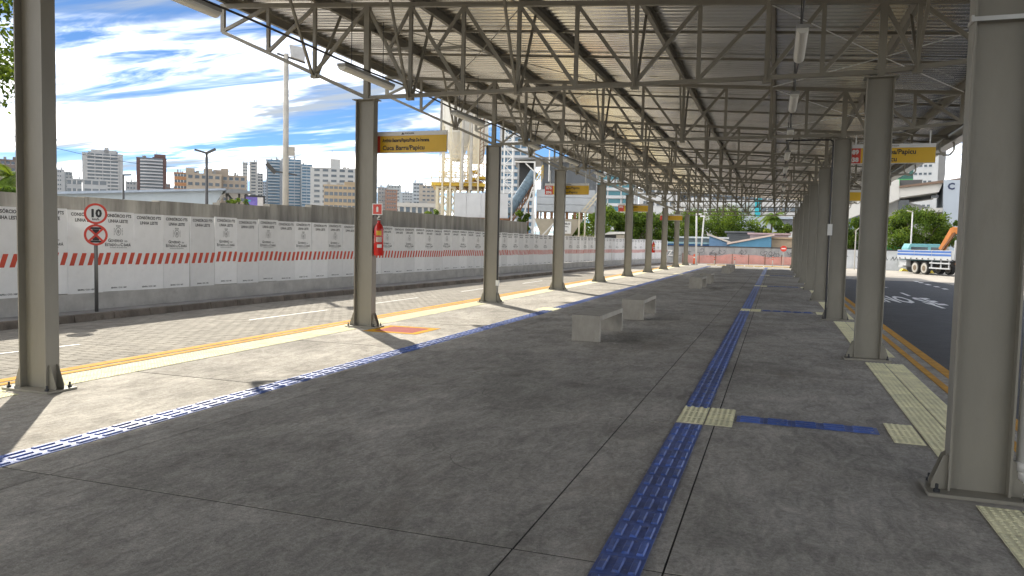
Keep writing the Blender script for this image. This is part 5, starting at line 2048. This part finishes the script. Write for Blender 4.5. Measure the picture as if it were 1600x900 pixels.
def delin(px, pyt, pyb, lab):
    b_ = gp(px, pyb, ROAD)
    DD = math.hypot(b_.x, b_.y)
    H = at(px, pyt, DD).z - ROAD
    root = thing('delineator_post', lab, 'post', (b_.x, b_.y, ROAD), group='striped posts at the platform end')
    MB().tube([(0, 0, 0), (0, 0, H)], .045, 8).build('post', POLE, root)
    for k in range(2):
        MB().tube([(0, 0, H * (.62 + .2 * k)), (0, 0, H * (.72 + .2 * k))], .055, 8).build('band', REDPRINT, root)
    MB().tube([(0, 0, 0), (0, 0, .05)], .16, 10).build('base', DARK, root)


for px, lab in ((1116, 'first striped post from the left before the orange net'), (1147.5, 'second striped post behind the farthest benches'), (1207, 'third striped post near the no entry sign')):
    delin(px, 400, 416.5, lab)
b_ = gp(1085, 413.5, ROAD)
DD = math.hypot(b_.x, b_.y)
br = thing('road_barrier', 'orange folding barrier cone at the end of the left column row', 'barrier', (b_.x, b_.y, ROAD))
H = at(1085, 397, DD).z - ROAD
MB().poly([(-.16, .08), (.16, .08), (.10, H * .55), (.13, H), (-.13, H), (-.10, H * .55)], -.06, .06).build('body', mat('orange_plastic', (0.68, 0.12, 0.04), .5), br, bevel=.02)
MB().box(-.30, .30, -.22, .22, 0, .07).build('base', DARK, br, bevel=.01)
MB().box(-.12, .12, -.066, -.061, H * .62, H * .74).build('reflective_band', WHITE, br)
b_ = gp(1223, 418.6, ROAD)
DD = math.hypot(b_.x, b_.y)
ne = thing('no_entry_sign', 'round red no entry sign on a thin post past the platform', 'road sign', (b_.x, b_.y, ROAD), math.atan2(b_.y, b_.x) - math.pi / 2)
zc = at(1223, 388.5, DD).z - ROAD
MB().tube([(0, 0, 0), (0, 0, zc + .2)], .03, 8).build('post', POLE, ne)
MB().disc((0, -.05, zc), .28, 28).disc((0, -.04, zc), .28, 28).build('plate', SIGNR, ne)
MB().box(-.18, .18, -.056, -.051, zc - .045, zc + .045).build('bar', WHITE, ne)
for px, pt, pb, lab in ((1087.5, 335, 413, 'left of two thin pale poles beyond the last left column'), (1095, 338, 384, 'right, leaning one of two thin pale poles beyond the last left column')):
    DD = 78 if px < 1090 else 92
    b_ = at(px, pb, DD)
    t_ = at(px + 1, pt, DD)
    root = thing('utility_pole', lab, 'pole', (b_.x, b_.y, ROAD))
    MB().tube([(0, 0, 0), (t_.x - b_.x + .03 * (px > 1090) * 10, 0, t_.z - ROAD)], [.10, .08], 8).build('shaft', mat('pale_pole', (0.55, 0.55, 0.54)), root, smooth=True)
    MB().box(-.2, .35, -.1, .1, t_.z - ROAD - .05, t_.z - ROAD + .1).build('head', WHITE, root)
b_ = at(1422, 400, 76)
root = thing('street_lamp', 'thin grey lamp pole before the leafy tree on the right', 'street lamp', (b_.x, b_.y, ROAD))
H = at(1423, 331, 76).z - ROAD
MB().tube([(0, 0, 0), (.02, 0, H)], [.08, .05], 8).build('pole', mat('pale_pole', (0.55, 0.55, 0.54)), root, smooth=True)
MB().bar((0, 0, H), (-.45, -.1, H + .1), .12, .08).build('lamp_head', POLE, root)
b_ = at(1335, 412, 78)
root = thing('street_lamp', 'small lamp pole between the second and third right columns', 'street lamp', (b_.x, b_.y, ROAD))
H = at(1335, 360, 78).z - ROAD
MB().tube([(0, 0, 0), (0, 0, H)], .05, 8).build('pole', POLE, root)
MB().bar((0, 0, H), (.5, 0, H + .45), .08).build('lamp_arm', POLE, root)


# low sheds behind the far wall
def shed(px0, px1, pyt, D, col, rcol, label, slope=0, rise=2.0, name='shed', over=.3):
    a, b = at(px0, pyt, D), at(px1, pyt, D)
    mid = (a + b) / 2
    w = (b - a).length
    rz_ = math.atan2(mid.y, mid.x) - math.pi / 2
    root = thing(name, label, 'shed', (mid.x, mid.y, ROAD), rz_)
    zt_ = mid.z - ROAD
    hl, hr = zt_ + min(slope, 0) * 0 + (slope < 0) * abs(slope), zt_ + (slope > 0) * abs(slope)
    MB().poly([(-w / 2, 0), (w / 2, 0), (w / 2, hr), (-w / 2, hl)], 0, 5).build('wall', mat('shed_wall_%.2f_%.2f_%.2f' % col, col, .8, 0, .12, .8), root)
    MB().poly([(-w / 2 - over, hl + .02), (w / 2 + over, hr + .02), (w / 2 + over, hr + .22), (-w / 2 - over, hl + .22)], -over, 5.3).build('roof', mat('shed_roof_%.2f_%.2f_%.2f' % rcol, rcol, .7, 0, .12, .8), root)
    return root


shed(1040, 1135, 372.5, 100, (0.20, 0.24, 0.26), (0.62, 0.63, 0.62), 'white flat roofed shelter beyond the graffiti wall')
shed(1030, 1108, 381, 94, (0.05, 0.17, 0.42), (0.24, 0.38, 0.42), 'bright blue walled shed with teal roof edge')
shed(1108, 1140, 381, 93, (0.12, 0.22, 0.36), (0.5, 0.46, 0.42), 'shed with a dusty white fibre roof left of the blue shed', slope=-1.0)
shed(1140, 1205, 383, 92, (0.10, 0.26, 0.40), (0.58, 0.46, 0.40), 'blue shed with a pink sloping roof behind the graffiti wall', slope=1.1)
shed(1172, 1232, 367, 98, (0.36, 0.30, 0.32), (0.36, 0.28, 0.30), 'mauve grey roofed shed below the palm')
shed(1206, 1262, 374, 95, (0.45, 0.34, 0.24), (0.42, 0.30, 0.2), 'stained ochre wall block right of the blue shed')
shed(1136, 1175, 364, 106, (0.10, 0.11, 0.12), (0.12, 0.13, 0.14), 'dark shed under the far row of trees')
shed(1218, 1262, 357, 110, (0.64, 0.64, 0.64), (0.6, 0.6, 0.6), 'white rounded block right of the palm shrubs')
shed(1218, 1262, 342.5, 125, (0.12, 0.13, 0.15), (0.40, 0.46, 0.54), 'grey blue flat canopy far behind the right columns')
shed(1318, 1350, 335, 120, (0.16, 0.20, 0.28), (0.2, 0.26, 0.36), 'dark blue canopy seen between the right columns')
building('hospital_block', 'bright white block seen between the right columns', 1300, 1352, 318, 140, (0.66, 0.66, 0.66), 'strip', 3.2, n=4, m0=.04, depth=12)

# ================================================================== TRUCKS
Wr = gp(1428, 427.6, ROAD)
head = Vector((.375, -.927, 0))
tz = math.atan2(head.y, head.x)
tr = thing('flatbed_truck', 'flatbed truck with white and blue sides and orange loader crane parked in the sun', 'truck', (Wr.x, Wr.y, ROAD), tz)
# local +x = forward, +y = left side; the camera sees the right side (-y)
TW = mat('truck_white', (0.48, 0.50, 0.52), .4, 0, .06, 1)
TB = mat('truck_blue', (0.05, 0.14, 0.42), .4, 0, .08, 1)
TO = mat('crane_orange', (0.55, 0.20, 0.045), .5, 0, .15, 2, dirt=.2)
MB().box(-2.5, 4.8, .15, 2.25, 1.12, 1.22).build('bed_floor', DARK, tr)
for (x0, x1) in ((-2.55, -.1), (-.08, 2.3), (2.32, 4.8)):
    for yv in (-.02, 2.36):
        sd_ = MB().box(x0, x1, yv, yv + .06, 1.18, 1.95).build('side_board', TW, tr)
        if yv < 1:
            for z0 in (1.50, 1.74):
                MB().box(x0 + .02, x1 - .02, yv - .008, yv - .002, z0, z0 + .16).build('stripe', TB, sd_)
            for k in range(3):
                xx = x0 + (x1 - x0) * (k + .5) / 3
                MB().box(xx - .06, xx + .06, yv - .04, yv - .003, 1.22, 1.30).build('latch', DARK, sd_)
MB().box(-2.6, -2.54, .0, 2.4, 1.18, 1.95).build('tail_board', TW, tr)
MB().box(-2.4, 8.0, .8, 1.6, .72, 1.08).build('chassis', DARK, tr)


def wheel(x, y):
    root = MB().tube([(x, y - .15, .5), (x, y + .15, .5)], .5, 20).build('wheel', TYRE, tr)
    MB().tube([(x, y - .17, .5), (x, y - .151, .5)], .40, 16).build('sidewall', mat('dusty_sidewall', (0.42, 0.40, 0.36), .9), root)
    MB().tube([(x, y - .19, .5), (x, y - .171, .5)], .22, 12).build('hub', mat('brown_hub', (0.16, 0.12, 0.08), .7), root)


for x in (0, 1.28, 6.9):
    for y_ in (.2, 2.2):
        wheel(x, y_)
for z_ in (.55, .95):
    MB().bar((2.0, .05, z_), (4.6, .05, z_), .08, .10).build('side_guard', TW, tr)
for x in (2.2, 3.4, 4.4):
    MB().bar((x, .1, .5), (x, .1, 1.15), .08).build('guard_post', TW, tr)
MB().box(-2.5, -1.9, .1, 2.3, .5, .62).build('rear_bumper', TW, tr)
MB().box(-2.35, -1.4, .1, .5, .62, 1.1).build('mudguard', TW, tr)
MB().box(4.9, 5.4, .3, 2.1, .8, 1.9).build('crane_base', DARK, tr)
MB().box(5.0, 5.35, 1.0, 1.4, 1.9, 3.3).build('crane_mast', TO, tr, bevel=.03)
MB().bar((5.35, 1.2, 3.25), (3.9, .6, 3.55), .40, .46).build('crane_boom', TO, tr)
MB().box(4.6, 5.6, .7, 1.7, 1.2, 1.75).build('crane_pedestal', TO, tr, bevel=.04)
MB().bar((5.5, .35, 1.0), (5.3, .9, 3.1), .16, .2).build('crane_ram', TO, tr)
MB().bar((3.95, .6, 3.6), (2.9, .4, 2.0), .32, .36).build('crane_arm', TO, tr)
MB().bar((4.3, .5, 3.3), (3.2, .25, 1.95), .14).build('crane_ram', RUST, tr)
MB().tube([(5.1, .9, 1.4), (5.3, .3, 1.2), (5.1, .2, .9)], .10, 8).build('crane_outrigger', TO, tr)
MB().bar((4.9, .2, 1.2), (4.9, .2, 2.7), .09).build('headboard_post', TW, tr)
MB().bar((4.9, 2.2, 1.2), (4.9, 2.2, 2.7), .09).build('headboard_post', TW, tr)
MB().bar((4.9, .2, 2.7), (4.9, 2.2, 2.7), .09).build('headboard_bar', TW, tr)
cab = MB().poly([(5.7, .7), (7.9, .7), (7.9, 1.9), (7.6, 2.9), (5.7, 2.95)], .1, 2.4).build('cab', TW, tr, bevel=.06)
MB().box(6.2, 7.3, .09, .098, 1.9, 2.7).build('side_window', GLASS, cab)

T2 = at(1442, 412, 76)
t2 = thing('teal_truck', 'pale teal crew cab truck parked behind the flatbed', 'truck', (T2.x, T2.y, ROAD), math.atan2(T2.y, T2.x) - math.pi / 2 + .25)
TE = mat('teal_paint', (0.13, 0.34, 0.37), .4, 0, .10, 1, dirt=.25, dirtcol=(0.3, 0.3, 0.28))
s = 76 / FPX
zt_ = at(1442, 381, 76).z - ROAD
bd = MB().poly([(-20 * s, .6), (24 * s, .6), (24 * s, zt_ - .3), (20 * s, zt_), (-17 * s, zt_), (-20 * s, zt_ - .4)], 0, 2.2).build('body', TE, t2, bevel=.05)
MB().box(-16 * s, 5 * s, -.012, -.003, zt_ - .95, zt_ - .28).build('side_window', GLASS, bd)
MB().box(9 * s, 20 * s, -.012, -.003, zt_ - .95, zt_ - .28).build('side_window', GLASS, bd)
for x in (-13, 16):
    MB().tube([(x * s, .0, .45), (x * s, .3, .45)], .45, 16).build('wheel', TYRE, t2)
for i, (px, py) in enumerate(((1411, 423.5), (1420, 424), (1453, 427))):
    b_ = gp(px, py, ROAD)
    o = MB().poly([(-.28, 0), (.28, 0), (.1, .22), (-.1, .22)], -.2, .2).build('wheel_chock', mat('yellow_chock', (0.62, 0.45, 0.04), .7), bevel=.02)
    o.location = b_
    o.rotation_euler = (0, 0, .4 + i)
    tag(o, ['leftmost yellow block on the ground behind the flatbed truck', 'yellow block by the rear wheels of the flatbed truck', 'yellow wedge on the ground under the middle of the flatbed truck'][i], 'chock', 'yellow blocks round the truck')
print('objects', len(bpy.data.objects))
